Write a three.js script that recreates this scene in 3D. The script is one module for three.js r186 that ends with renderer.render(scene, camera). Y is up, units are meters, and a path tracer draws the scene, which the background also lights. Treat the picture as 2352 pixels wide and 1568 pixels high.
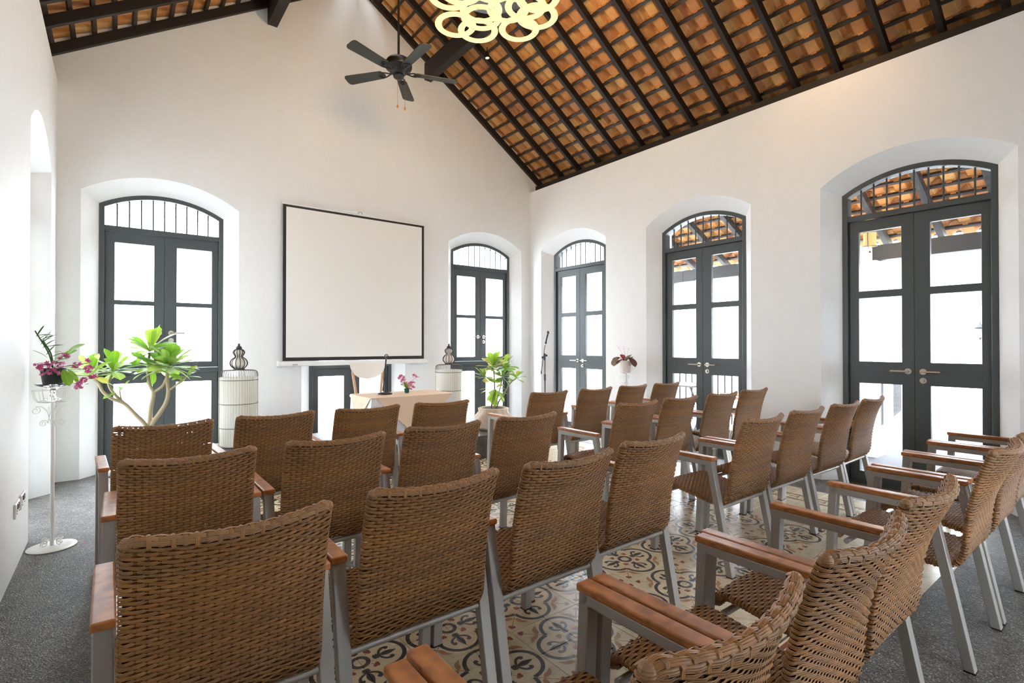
import * as THREE from 'three';
import { mergeGeometries, mergeVertices, toCreasedNormals } from 'three/addons/utils/BufferGeometryUtils.js';
import { RoundedBoxGeometry } from 'three/addons/geometries/RoundedBoxGeometry.js';

// ---------- camera, sky, exposure ----------
const scene = new THREE.Scene();
const camera = new THREE.PerspectiveCamera(67.57, 2352 / 1568, 0.05, 400);
camera.rotation.order = 'YXZ';
camera.position.set(0.461, 1.3, 6.484);
camera.rotation.set(0.0074, -0.6588, 0);
camera.updateMatrixWorld(true); camera.updateProjectionMatrix();
scene.add(camera);
scene.background = new THREE.Color().setRGB(0.87, 0.96, 1.06);      // bright white overcast
scene.backgroundIntensity = 9.0;
const renderer = new THREE.WebGLRenderer({ antialias: true });
renderer.toneMapping = THREE.LinearToneMapping;
renderer.toneMappingExposure = 2.2;
renderer.shadowMap.enabled = true;
renderer.shadowMap.type = THREE.PCFSoftShadowMap;

// ---------- room measures (metres) ----------
const W = 5.853, L = 8.13, H = 3.822, RIDGE = 5.97, SLOPE = 0.652, XR = W / 2;
const TH = Math.atan(SLOPE), CT = Math.cos(TH), ST = Math.sin(TH);
const OPEN = { w: 1.375, hs: 2.82, ha: 3.045 }, FR = { w: 1.108, hs: 2.741, ha: 2.899 }, DP = 0.156, WT = 0.36;
const DZ = [0.971, 3.033, 5.095, 7.158], BX = [0.864, 2.926, 4.989];

// ---------- helpers ----------
let seed = 7;
const rnd = () => { seed |= 0; seed = seed + 0x6D2B79F5 | 0; let t = Math.imul(seed ^ seed >>> 15, 1 | seed); t = t + Math.imul(t ^ t >>> 7, 61 | t) ^ t; return ((t ^ t >>> 14) >>> 0) / 4294967296; };
const rr = (a, b) => a + (b - a) * rnd();
const V = (x, y, z) => new THREE.Vector3(x, y, z);
const taken = new Map();
function numbered(n) { const k = taken.get(n) || 0; taken.set(n, k + 1); return k ? `${n}_${String(k).padStart(3, '0')}` : n; }
const M = (c, r = 0.6, o = {}) => new THREE.MeshPhysicalMaterial({ color: c, roughness: r, ...o });
function prep(g) { const h = g.index ? g.toNonIndexed() : g; for (const k of Object.keys(h.attributes)) if (!['position', 'normal', 'uv', 'color'].includes(k)) h.deleteAttribute(k); return h; }
function join(list) {
  const a = list.map(prep); const col = a.some(g => g.attributes.color);
  for (const g of a) { if (!g.attributes.uv) g.setAttribute('uv', new THREE.BufferAttribute(new Float32Array(g.attributes.position.count * 2), 2)); if (!g.attributes.normal) g.computeVertexNormals(); if (col && !g.attributes.color) g.setAttribute('color', new THREE.BufferAttribute(new Float32Array(g.attributes.position.count * 3).fill(1), 3)); }
  return a.length === 1 ? a[0] : mergeGeometries(a, false);
}
function part(name, geo, mat, parent) { const m = new THREE.Mesh(Array.isArray(geo) ? join(geo) : geo, mat); m.name = name; m.castShadow = m.receiveShadow = true; parent.add(m); return m; }
function tag(o, label, category, group, kind) { o.userData.label = label; if (category) o.userData.category = category; if (group) o.userData.group = group; if (kind) o.userData.kind = kind; return o; }
function thing(name, label, category, p = [0, 0, 0], turn = 0, group, kind) { const o = new THREE.Group(); o.name = numbered(name); o.position.set(...p); o.rotation.y = turn; scene.add(o); return tag(o, label, category, group, kind); }
const bx = (w, h, d, x = 0, y = 0, z = 0) => new THREE.BoxGeometry(w, h, d).translate(x, y, z);
const rb = (w, h, d, x = 0, y = 0, z = 0, r = 0.004, s = 2) => new RoundedBoxGeometry(w, h, d, s, Math.min(r, w / 2.01, h / 2.01, d / 2.01)).translate(x, y, z);
const cyl = (r1, r2, h, x = 0, y = 0, z = 0, n = 20) => new THREE.CylinderGeometry(r1, r2, h, n).translate(x, y, z);
const ball = (r, x, y, z, n = 12) => new THREE.SphereGeometry(r, n, Math.max(6, n >> 1)).translate(x, y, z);
const curve = (pts) => new THREE.CatmullRomCurve3(pts.map(p => p.isVector3 ? p : V(...p)));
const tube = (pts, r, n = 16, rad = 6, closed = false) => new THREE.TubeGeometry(new THREE.CatmullRomCurve3(pts.map(p => p.isVector3 ? p : V(...p)), closed), n, r, rad, closed);
function bar(a, b, w, d, r = 0.004) { const A = V(...a), B = V(...b), l = A.distanceTo(B); const g = new RoundedBoxGeometry(w, l, d, 2, Math.min(r, w / 2.01, d / 2.01)); g.applyQuaternion(new THREE.Quaternion().setFromUnitVectors(V(0, 1, 0), B.clone().sub(A).normalize())); return g.translate((a[0] + b[0]) / 2, (a[1] + b[1]) / 2, (a[2] + b[2]) / 2); }
function rod(a, b, r, n = 8) { const A = V(...a), B = V(...b), l = A.distanceTo(B); const g = new THREE.CylinderGeometry(r, r, l, n); g.applyQuaternion(new THREE.Quaternion().setFromUnitVectors(V(0, 1, 0), B.clone().sub(A).normalize())); return g.translate((a[0] + b[0]) / 2, (a[1] + b[1]) / 2, (a[2] + b[2]) / 2); }
function taperTube(pts, r0, r1, n = 24, rad = 8) {
  const c = curve(pts), f = c.computeFrenetFrames(n), pos = [], idx = [];
  for (let i = 0; i <= n; i++) { const p = c.getPointAt(i / n), r = r0 + (r1 - r0) * i / n; for (let j = 0; j <= rad; j++) { const a = j / rad * Math.PI * 2; const q = p.clone().addScaledVector(f.normals[i], Math.cos(a) * r).addScaledVector(f.binormals[i], Math.sin(a) * r); pos.push(q.x, q.y, q.z); } }
  for (let i = 0; i < n; i++) for (let j = 0; j < rad; j++) { const a = i * (rad + 1) + j, b = a + rad + 1; idx.push(a, a + 1, b, a + 1, b + 1, b); }
  const g = new THREE.BufferGeometry(); g.setAttribute('position', new THREE.Float32BufferAttribute(pos, 3)); g.setIndex(idx); g.computeVertexNormals(); return g;
}
const lathe = (pts, n = 32) => new THREE.LatheGeometry(pts.map(p => new THREE.Vector2(p[0], p[1])), n);
// tileable value noise
function vnoise(w, h, cells, sd) {
  let s = sd; const R = () => { s = (s * 1664525 + 1013904223) >>> 0; return s / 4294967296; };
  const g = Array.from({ length: cells * cells }, R), out = new Float32Array(w * h), sm = t => t * t * (3 - 2 * t);
  for (let y = 0; y < h; y++) for (let x = 0; x < w; x++) { const u = x / w * cells, v = y / h * cells, i = Math.floor(u), j = Math.floor(v), a = sm(u - i), b = sm(v - j), i1 = (i + 1) % cells, j1 = (j + 1) % cells; out[y * w + x] = (g[j * cells + i] * (1 - a) + g[j * cells + i1] * a) * (1 - b) + (g[j1 * cells + i] * (1 - a) + g[j1 * cells + i1] * a) * b; }
  return out;
}
function dataTex(w, h, fn, srgb = true) {
  const d = new Uint8Array(w * h * 4);
  for (let y = 0; y < h; y++) for (let x = 0; x < w; x++) { const c = fn(x, y, y * w + x), k = (y * w + x) * 4; d[k] = c[0]; d[k + 1] = c[1]; d[k + 2] = c[2]; d[k + 3] = 255; }
  const t = new THREE.DataTexture(d, w, h); t.wrapS = t.wrapT = THREE.RepeatWrapping; t.magFilter = THREE.LinearFilter; t.minFilter = THREE.LinearMipmapLinearFilter; t.generateMipmaps = true; if (srgb) t.colorSpace = THREE.SRGBColorSpace; t.needsUpdate = true; return t;
}
const clampB = v => Math.max(0, Math.min(255, v));
// box-projected uv in metres
function uvMetres(g, sc = 1) { const p = g.attributes.position, n = g.attributes.normal, u = new Float32Array(p.count * 2); for (let i = 0; i < p.count; i++) { const ax = Math.abs(n.getX(i)), ay = Math.abs(n.getY(i)), az = Math.abs(n.getZ(i)); let a, b; if (ay > ax && ay > az) { a = p.getX(i); b = p.getZ(i); } else if (ax > az) { a = p.getZ(i); b = p.getY(i); } else { a = p.getX(i); b = p.getY(i); } u[2 * i] = a * sc; u[2 * i + 1] = b * sc; } g.setAttribute('uv', new THREE.BufferAttribute(u, 2)); return g; }

// ---------- materials ----------
const n8 = vnoise(256, 256, 8, 3), n32 = vnoise(256, 256, 32, 5), n96 = vnoise(256, 256, 96, 9);
const plasterTex = dataTex(256, 256, (x, y, i) => { const v = 240 + (n8[i] - 0.5) * 1.5 + (n32[i] - 0.5) * 2; return [v, v, v - 1]; });
const plasterBump = dataTex(256, 256, (x, y, i) => { const v = clampB(128 + (n8[i] - 0.5) * 40 + (n32[i] - 0.5) * 26 + (n96[i] - 0.5) * 20); return [v, v, v]; }, false);
const plaster = M('#ffffff', 0.62, { map: plasterTex, bumpMap: plasterBump, bumpScale: 0.0008 });
const c512 = vnoise(512, 512, 256, 21), c64 = vnoise(512, 512, 64, 22), c16 = vnoise(512, 512, 12, 23);
const carpetTex = dataTex(512, 512, (x, y, i) => { let v = 80 + (c64[i] - 0.5) * 26 + (c16[i] - 0.5) * 18 + (c512[i] - 0.5) * 52; if (c512[i] > 0.84) v += 70; return [clampB(v + 4), clampB(v + 1), clampB(v - 4)]; });
const carpetBump = dataTex(512, 512, (x, y, i) => { const v = clampB(c512[i] * 255); return [v, v, v]; }, false);
const carpet = M('#ffffff', 0.55, { map: carpetTex, bumpMap: carpetBump, bumpScale: 0.003 });
const darkWood = M('#201a18', 0.6, {});
const battenWood = M('#3a302a', 0.55);
const terra = ['#efb070', '#e4a05e', '#f2bc76', '#da9a66'].map(c => { const t = dataTex(128, 128, (x, y) => { const i = y * 256 + x, v = 232 + (n8[i] - 0.5) * 22 + (n32[i] - 0.5) * 16; return [clampB(v), clampB(v - 2), clampB(v - 5)]; }); return M(c, 0.8, { map: t }); });
const frameGrey = M('#454b4c', 0.42, {});
const glass = M('#ffffff', 0.0, { transmission: 1, thickness: 0, ior: 1.45 });
const steel = M('#c9c2b4', 0.28, { metalness: 1 });
const alu = M('#aaa69f', 0.4, { metalness: 0.4 });
const white = M('#f0efec', 0.5), whiteGloss = M('#f3f2ef', 0.3), blackPl = M('#17171a', 0.45), wireDark = M('#3d3330', 0.5), ivoryPaint = M('#f1ede6', 0.45);
const woodTex = (() => { const g = vnoise(256, 256, 64, 31), q = vnoise(256, 256, 6, 32); return dataTex(256, 256, (x, y, i) => { const k = (x % 256) * 1 + ((y >> 4) % 16) * 256, s = g[(y * 256 + (x >> 4) * 1) % 65536]; const v = 205 + (s - 0.5) * 60 + (q[i] - 0.5) * 40; return [clampB(v), clampB(v - 3), clampB(v - 6)]; }); })();
const teak = M('#dc9156', 0.36, { map: woodTex });
// ---------- walls with splayed, arched openings ----------
function archOutline(w, hs, ha, n = 20) {                 // from the floor up the -x side, over, down the +x side
  const c = w / 2, s = ha - hs, R = (c * c + s * s) / (2 * s), cy = ha - R, a0 = Math.asin(c / R), pts = [[-c, 0], [-c, hs]];
  for (let i = 1; i < n; i++) { const a = -a0 + 2 * a0 * i / n; pts.push([R * Math.sin(a), cy + R * Math.cos(a)]); }
  pts.push([c, hs], [c, 0]); return pts;
}
const openPts = archOutline(OPEN.w, OPEN.hs, OPEN.ha), framePts = archOutline(FR.w, FR.hs, FR.ha);
// local: u along wall, y up, +n into the room; centres = opening centres along u; top = outline over the wall
function wallGeo(u0, u1, centres, topPts) {
  const outline = (pts) => { const s = new THREE.Shape(); s.moveTo(u0, 0); for (const c of centres) for (const [x, y] of pts) s.lineTo(c + x, y); s.lineTo(u1, 0); for (const [x, y] of topPts) s.lineTo(x, y); s.closePath(); return s; };
  const gs = [uvMetres(new THREE.ShapeGeometry(outline(openPts)))];
  const outer = new THREE.ExtrudeGeometry(outline(framePts), { depth: WT - DP, bevelEnabled: false }).translate(0, 0, -WT);
  gs.push(uvMetres(prep(outer)));
  for (const c of centres) {                                // splayed reveal: jambs and soffit flat-shaded apart
    const n = openPts.length, seg = [[0, 1], [1, n - 2], [n - 2, n - 1]];
    for (const [a, b] of seg) { const pos = [], idx = []; for (let i = a; i <= b; i++) { pos.push(c + openPts[i][0], openPts[i][1], 0, c + framePts[i][0], framePts[i][1], -DP); } for (let i = 0; i < b - a; i++) idx.push(2 * i, 2 * i + 2, 2 * i + 1, 2 * i + 1, 2 * i + 2, 2 * i + 3); const g = new THREE.BufferGeometry(); g.setAttribute('position', new THREE.Float32BufferAttribute(pos, 3)); g.setIndex(idx); g.computeVertexNormals(); gs.push(uvMetres(prep(g))); }
  }
  let prev = [u1, 0]; const tp = [...topPts, [u0, 0]];      // the edge strip between the room face and the outer leaf
  for (const q of tp) { const g = new THREE.BufferGeometry(); g.setAttribute('position', new THREE.Float32BufferAttribute([prev[0], prev[1], 0, q[0], q[1], 0, prev[0], prev[1], -DP, q[0], q[1], -DP], 3)); g.setIndex([0, 2, 1, 1, 2, 3]); g.computeVertexNormals(); gs.push(uvMetres(prep(g))); prev = q; }
  const g = join(gs); return g;
}
const gableTop = (u0, u1) => { const y = x => RIDGE + 0.33 - SLOPE * Math.abs(x - XR); return [[u1, y(u1)], [XR, y(XR)], [u0, y(u0)]]; };
function structure(name, geo, mat, label, cat) { const m = part(name, geo, mat, scene); taken.set(name, 1); return tag(m, label, cat, null, 'structure'); }
const wBack = structure('wall_back', wallGeo(-0.36, W + 0.36, BX, gableTop(-0.36, W + 0.36)), plaster, 'white plaster gable wall behind the projection screen', 'wall');
const wRight = structure('wall_right', wallGeo(0, L, DZ, [[L, H], [0, H]]), plaster, 'white plaster side wall with tall glazed double doors', 'wall');
wRight.rotation.y = -Math.PI / 2; wRight.position.set(W, 0, 0); // local u -> +z
const wLeft = structure('wall_left', wallGeo(-L, 0, [-1.155], [[0, H], [-L, H]]), plaster, 'white plaster side wall with sockets and an arched recess', 'wall');
wLeft.rotation.y = Math.PI / 2;
const rearY = x => RIDGE + 0.33 - SLOPE * Math.abs(-x - XR);
const wRear = structure('wall_rear', wallGeo(-W - 0.36, 0.36, [-BX[1]], [[0.36, rearY(0.36)], [-XR, rearY(-XR)], [-W - 0.36, rearY(-W - 0.36)]]), plaster, 'white plaster gable wall facing the projection screen', 'wall');
wRear.rotation.y = Math.PI; wRear.position.set(0, 0, L);

// ---------- glazed doors and casement windows ----------
const ringShape = (o, i) => { const s = new THREE.Shape(o.map(p => new THREE.Vector2(...p))); const inner = i.map(p => new THREE.Vector2(...p)); inner.forEach((p, k) => { if (k === 0 || k === inner.length - 1) p.y = 0.0; }); const pts = [...o.map(p => new THREE.Vector2(...p)), ...inner.reverse()]; return new THREE.Shape(pts); };
const frameIn = archOutline(FR.w - 0.09, FR.hs - 0.028, FR.ha - 0.045);
const frameGeo = new THREE.ExtrudeGeometry(ringShape(framePts, frameIn), { depth: 0.1, bevelEnabled: true, bevelSize: 0.003, bevelThickness: 0.003, bevelSegments: 1, bevelOffset: -0.003 }).translate(0, 0, -0.1);
const fanPts = archOutline(FR.w - 0.09, FR.hs - 0.028, FR.ha - 0.045).slice(1, -1);
const archY = (x) => { const c = (FR.w - 0.09) / 2, s = FR.ha - FR.hs - 0.017, R = (c * c + s * s) / (2 * s); return FR.ha - 0.045 - R + Math.sqrt(R * R - x * x); };
const holeRect = (x0, x1, y0, y1) => { const p = new THREE.Path(); p.moveTo(x0, y0); p.lineTo(x0, y1); p.lineTo(x1, y1); p.lineTo(x1, y0); p.closePath(); return p; };
function leafGeo(x0, x1, y0, y1, panes) { const s = new THREE.Shape(); s.moveTo(x0, y0); s.lineTo(x1, y0); s.lineTo(x1, y1); s.lineTo(x0, y1); s.closePath(); for (const p of panes) s.holes.push(holeRect(...p)); return new THREE.ExtrudeGeometry(s, { depth: 0.039, bevelEnabled: true, bevelSize: 0.003, bevelThickness: 0.003, bevelSegments: 1, bevelOffset: -0.003 }).translate(0, 0, -0.07); }
const fanShape = (() => { const s = new THREE.Shape(); s.moveTo(-0.509, 2.53); s.lineTo(0.509, 2.53); for (let i = 0; i <= 20; i++) { const x = 0.509 - 1.018 * i / 20; s.lineTo(x, archY(x)); } s.closePath(); return new THREE.ExtrudeGeometry(s, { depth: 0.004, bevelEnabled: false }).translate(0, 0, -0.078); })();
const leverGeo = (dir) => [cyl(0.026, 0.026, 0.008, 0, 0, 0, 24).rotateX(Math.PI / 2).translate(0, 0, 0.004), cyl(0.009, 0.009, 0.045, 0, 0, 0, 12).rotateX(Math.PI / 2).translate(0, 0, 0.026), rod([-dir * 0.012, 0, 0.048], [dir * 0.118, 0, 0.048], 0.008, 12), ball(0.008, dir * 0.118, 0, 0.048, 10)];
const lockGeo = [cyl(0.025, 0.025, 0.008, 0, 0, 0, 24).rotateX(Math.PI / 2).translate(0, 0, 0.004), cyl(0.011, 0.013, 0.024, 0, 0, 0, 14).rotateX(Math.PI / 2).translate(0, 0, 0.018)];
function makeOpening(name, isDoor, label) {
  const t = thing(name, label, isDoor ? 'door' : 'window', [0, 0, 0], 0, null, 'structure');
  part('frame', frameGeo, frameGrey, t);
  part('transom', rb(1.05, 0.052, 0.1, 0, 2.504, -0.05, 0.004), frameGrey, t);
  part('pane', fanShape, glass, t);
  for (let i = 1; i <= 9; i++) { const x = -0.509 + 1.018 * i / 10; part('fan_bar', cyl(0.0075, 0.0075, archY(x) - 2.53, x, (archY(x) + 2.53) / 2, -0.045, 8), frameGrey, t); }
  const y0 = isDoor ? 0.02 : 1.055;
  for (const s of [-1, 1]) {
    const X = s < 0 ? [-0.509, 0.0] : [0.0005, 0.509], PX = s < 0 ? [-0.425, -0.092] : [0.113, 0.445];
    const ys = isDoor ? [[0.115, 0.945], [1.147, 1.745], [1.81, 2.372]] : [[1.12, 1.722], [1.77, 2.365]];
    const lf = part('leaf', leafGeo(X[0], X[1], y0, 2.476, ys.map(y => [...PX, ...y])), frameGrey, t);
    for (const y of ys) part('pane', bx(PX[1] - PX[0], y[1] - y[0], 0.005, (PX[0] + PX[1]) / 2, (y[0] + y[1]) / 2, -0.05), glass, lf);
    if (isDoor) part('mid_rail_bead', bx(0.5, 0.003, 0.002, (X[0] + X[1]) / 2, 1.043, -0.0305), frameGrey, lf);
    const hy = isDoor ? 1.068 : 1.432, h = part('handle', leverGeo(s), steel, lf); h.position.set(s < 0 ? -0.046 : 0.062, hy, -0.028);
    if (s > 0) { const k = part('lock', lockGeo, steel, lf); k.position.set(0.062, hy - 0.078, -0.028); }
  }
  part('astragal', bx(0.03, (isDoor ? 2.45 : 1.41), 0.008, 0.002, isDoor ? 1.245 : 1.765, -0.076), frameGrey, t);
  if (isDoor) part('threshold', bx(1.02, 0.02, 0.12, 0, 0.01, -0.06), frameGrey, t);
  else {
    part('sill_rail', rb(1.03, 0.055, 0.115, 0, 1.025, -0.05, 0.005), frameGrey, t);
    for (const s of [-1, 1]) { const X = s < 0 ? [-0.509, 0] : [0.0005, 0.509], PX = s < 0 ? [-0.43, -0.1] : [0.11, 0.445]; const lp = part('lower_panel', leafGeo(X[0], X[1], 0.02, 0.998, [[...PX, 0.11, 0.9]]), frameGrey, t); part('pane', bx(PX[1] - PX[0], 0.79, 0.005, (PX[0] + PX[1]) / 2, 0.505, -0.05), glass, lp); }
  }
  return t;
}
function place(o, x, z, turn) { o.position.set(x, 0, z); o.rotation.y = turn; return o; }
const dl = ['dark grey glazed double door in the corner by the microphone stand', 'dark grey glazed double door between the other two side doors', 'dark grey glazed double door showing the walkway and hanging lantern', 'dark grey glazed double door past the rear row of chairs'];
DZ.forEach((z, i) => place(makeOpening(`door_${i + 1}`, true, dl[i]), W + DP, z, -Math.PI / 2));
const wl = ['dark grey arched casement window behind the large potted frangipani', 'dark grey arched casement window half hidden behind the projection screen', 'dark grey arched casement window behind the frangipani in a cloth sack'];
BX.forEach((x, i) => place(makeOpening(`window_${i + 1}`, false, wl[i]), x, -DP, 0));
place(makeOpening('window_4', false, 'dark grey arched casement window in the recess beside the orchid stand'), -DP, 1.155, Math.PI / 2);
place(makeOpening('door_5', true, 'dark grey glazed double door in the rear gable behind the chairs'), BX[1], L + DP, Math.PI);

// ---------- tiled roof seen from below ----------
const ceiling = thing('ceiling', 'pitched roof of bare terracotta tiles on dark rafters and battens', 'ceiling', [0, 0, 0], 0, null, 'structure');
const RD = 0.09, BT = 0.03, GAUGE = 0.187, SLEN = 4.25;
const tileGeo = (() => {
  const prof = [[0, 0.006], [0.01, 0], [0.108, 0], [0.113, 0.006], [0.121, 0.034], [0.133, 0.053], [0.152, 0.06], [0.172, 0.053], [0.188, 0.03], [0.204, 0.012]], t = 0.011, len = 0.225, tilt = 0.016 / GAUGE;
  const pos = [], q = (a, b, c, d) => { for (const v of [a, b, c, a, c, d]) pos.push(...v); };
  const P = (i, s, up) => [prof[i][0] - 0.1, prof[i][1] + (up ? t : 0) + s * tilt, s];   // x = along ridge, y = out of the slope, z = down the slope
  for (let i = 0; i < prof.length - 1; i++) { q(P(i, 0, 0), P(i, len, 0), P(i + 1, len, 0), P(i + 1, 0, 0)); q(P(i, 0, 1), P(i + 1, 0, 1), P(i + 1, len, 1), P(i, len, 1)); q(P(i, 0, 0), P(i + 1, 0, 0), P(i + 1, 0, 1), P(i, 0, 1)); q(P(i, len, 0), P(i, len, 1), P(i + 1, len, 1), P(i + 1, len, 0)); }
  const g = new THREE.BufferGeometry(); g.setAttribute('position', new THREE.Float32BufferAttribute(pos, 3)); g.computeVertexNormals();
  const nib = prep(new THREE.BoxGeometry(0.045, 0.02, 0.014).translate(-0.045, -0.009, 0.007)); nib.deleteAttribute('uv');
  const m = mergeGeometries([g, nib]); return uvMetres(m, 3);
})();
const rafterMat = darkWood;
function slopeFrame(o, x0, y0, dir, th) {                   // group whose +z runs down the slope, +y out of it, +x along the ridge
  const d = V(dir * Math.cos(th), -Math.sin(th), 0), n = V(dir * Math.sin(th), Math.cos(th), 0), a = n.clone().cross(d);
  const m = new THREE.Matrix4().makeBasis(a, n, d).setPosition(x0, y0, 0); return m;
}
function inFrame(p) { const q = p.clone().applyMatrix4(camera.matrixWorldInverse); if (q.z > -0.1) return 0; const s = q.clone().applyMatrix4(camera.projectionMatrix); return Math.abs(s.x) < 1.06 && Math.abs(s.y) < 1.08 ? 1 / -q.z : 0; }
const cands = [];
for (const dir of [1, -1]) {
  const mx = slopeFrame(null, XR, RIDGE, dir, TH), sx = dir;   // along-ridge sign: +x of frame -> world z * s
  const a0 = V(1, 0, 0).transformDirection(mx).z;              // +1 or -1
  const put = (g) => g.applyMatrix4(mx);
  const zs = [0.026]; for (let z = 0.154 + 0.396; z < L; z += 0.396) zs.push(z);
  for (const z of zs) part('rafter', put(rb(0.046, RD, SLEN - 0.03, a0 * z, RD / 2, SLEN / 2, 0.003, 1)), rafterMat, ceiling);
  for (let k = 0; k < 20; k++) { const s = 3.66 - GAUGE * k; if (s < 0.08) break; part('batten', put(bx(L, BT, 0.034, a0 * L / 2, RD + BT / 2, s)), battenWood, ceiling); }
  part('batten', put(bx(L, BT, 0.034, a0 * L / 2, RD + BT / 2, 3.66 + GAUGE)), battenWood, ceiling);
  part('batten', put(bx(L, BT, 0.034, a0 * L / 2, RD + BT / 2, 3.66 + 2 * GAUGE)), battenWood, ceiling);
  part('light_block_deck', put(bx(L + 0.7, 0.02, SLEN + 0.4, a0 * L / 2, RD + BT + 0.155, SLEN / 2 + 0.1)), battenWood, ceiling);  // unseen cover above the tiles, added to block sky light
  part('purlin', bx(0.105, 0.24, L, XR + dir * 1.03, RIDGE - SLOPE * 1.03 - 0.105, L / 2), darkWood, ceiling);
  part('wall_plate', bx(0.15, 0.125, L, dir > 0 ? W + 0.2 : -0.2, H + 0.064, L / 2), darkWood, ceiling);
  part('eave_light_block', bx(0.03, 0.5, L, dir > 0 ? W + 0.4 : -0.4, H + 0.1, L / 2), darkWood, ceiling);  // unseen board, added to stop daylight leaking in at the eaves
  for (let k = -2; k < 20; k++) { const s = 3.66 - GAUGE * k - 0.022; if (s < 0.02) break; for (let z = 0.1 + ((k & 1) ? 0.0 : 0.0); z < L; z += 0.2) { const m = new THREE.Matrix4().makeTranslation(a0 * z + rr(-0.003, 0.003), RD + BT + rr(0, 0.002), s + rr(-0.003, 0.003)).premultiply(mx); const c = V(0, 0, 0.1).applyMatrix4(m); cands.push({ m, mat: Math.floor(rnd() * 4), seen: inFrame(c) }); } }
}
cands.sort((a, b) => b.seen - a.seen);
const restTiles = [[], [], [], []];
cands.forEach((c, i) => { if (i < 300 && c.seen) { const t = part('tile', tileGeo, terra[c.mat], ceiling); t.applyMatrix4(c.m); } else restTiles[c.mat].push(tileGeo.clone().applyMatrix4(c.m)); });
restTiles.forEach((l, i) => { part('tile', mergeGeometries(l), terra[i], ceiling).userData.kind = 'stuff'; });
part('ridge_board', bx(0.04, 0.2, L, XR, RIDGE + 0.04, L / 2), darkWood, ceiling);

// ---------- floor: patterned cement tiles set into grey carpet ----------
const TS = 0.2072, TX0 = 0.6315, TZ0 = 5.0622;              // tile size; pattern edges
const nx = 18, nz = 18;                                     // pattern tiles
const X0 = TX0 - TS, X1 = TX0 + (nx + 5) * TS, Z1 = TZ0 + 3 * TS, Z0 = TZ0 - nz * TS - TS;
const floorG = thing('floor', 'grey carpet floor with an inset panel of patterned cement tiles', 'floor', [0, 0, 0], 0, null, 'structure');
const cf = []; for (const [a, b, c, d] of [[-WT, X0, -WT, L + WT], [X1, W + WT, -WT, L + WT], [X0, X1, -WT, Z0], [X0, X1, Z1, L + WT]]) cf.push(uvMetres(prep(bx(b - a, 0.1, d - c, (a + b) / 2, -0.05, (c + d) / 2)), 1.1));
part('carpet', cf, carpet, floorG);
part('tile_bed', bx(X1 - X0, 0.08, Z1 - Z0, (X0 + X1) / 2, -0.046, (Z0 + Z1) / 2), M('#8d8474', 0.9), floorG);
const S = 512;
function canvasTex(draw) { const c = document.createElement('canvas'); c.width = c.height = S; const x = c.getContext('2d'); draw(x); const t = new THREE.CanvasTexture(c); t.colorSpace = THREE.SRGBColorSpace; t.anisotropy = 8; return t; }
const CREAM = '#e8d8b6', INK = '#46454a', RED = '#8e4440', LEAF = '#b3845c';
function mottle(x) { for (let i = 0; i < 260; i++) { const a = rnd() * 0.05; x.fillStyle = rnd() < 0.5 ? `rgba(120,95,60,${a})` : `rgba(255,245,220,${a})`; x.beginPath(); x.arc(rnd() * S, rnd() * S, 8 + rnd() * 50, 0, 7); x.fill(); } }
function trefoil(x, u, v, r, back) { x.fillStyle = RED; const d = r * 0.95; for (const [a, b] of [[-1, 1], [1, -1], [back, back]]) { x.beginPath(); x.arc((u + a * d * 0.72) * S, (v + b * d * 0.72) * S, r * S, 0, 7); x.fill(); } x.lineWidth = 0.016 * S; x.strokeStyle = RED; x.beginPath(); x.moveTo(u * S, v * S); x.lineTo((u - back * 0.07) * S, (v - back * 0.07) * S); x.stroke(); }
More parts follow.
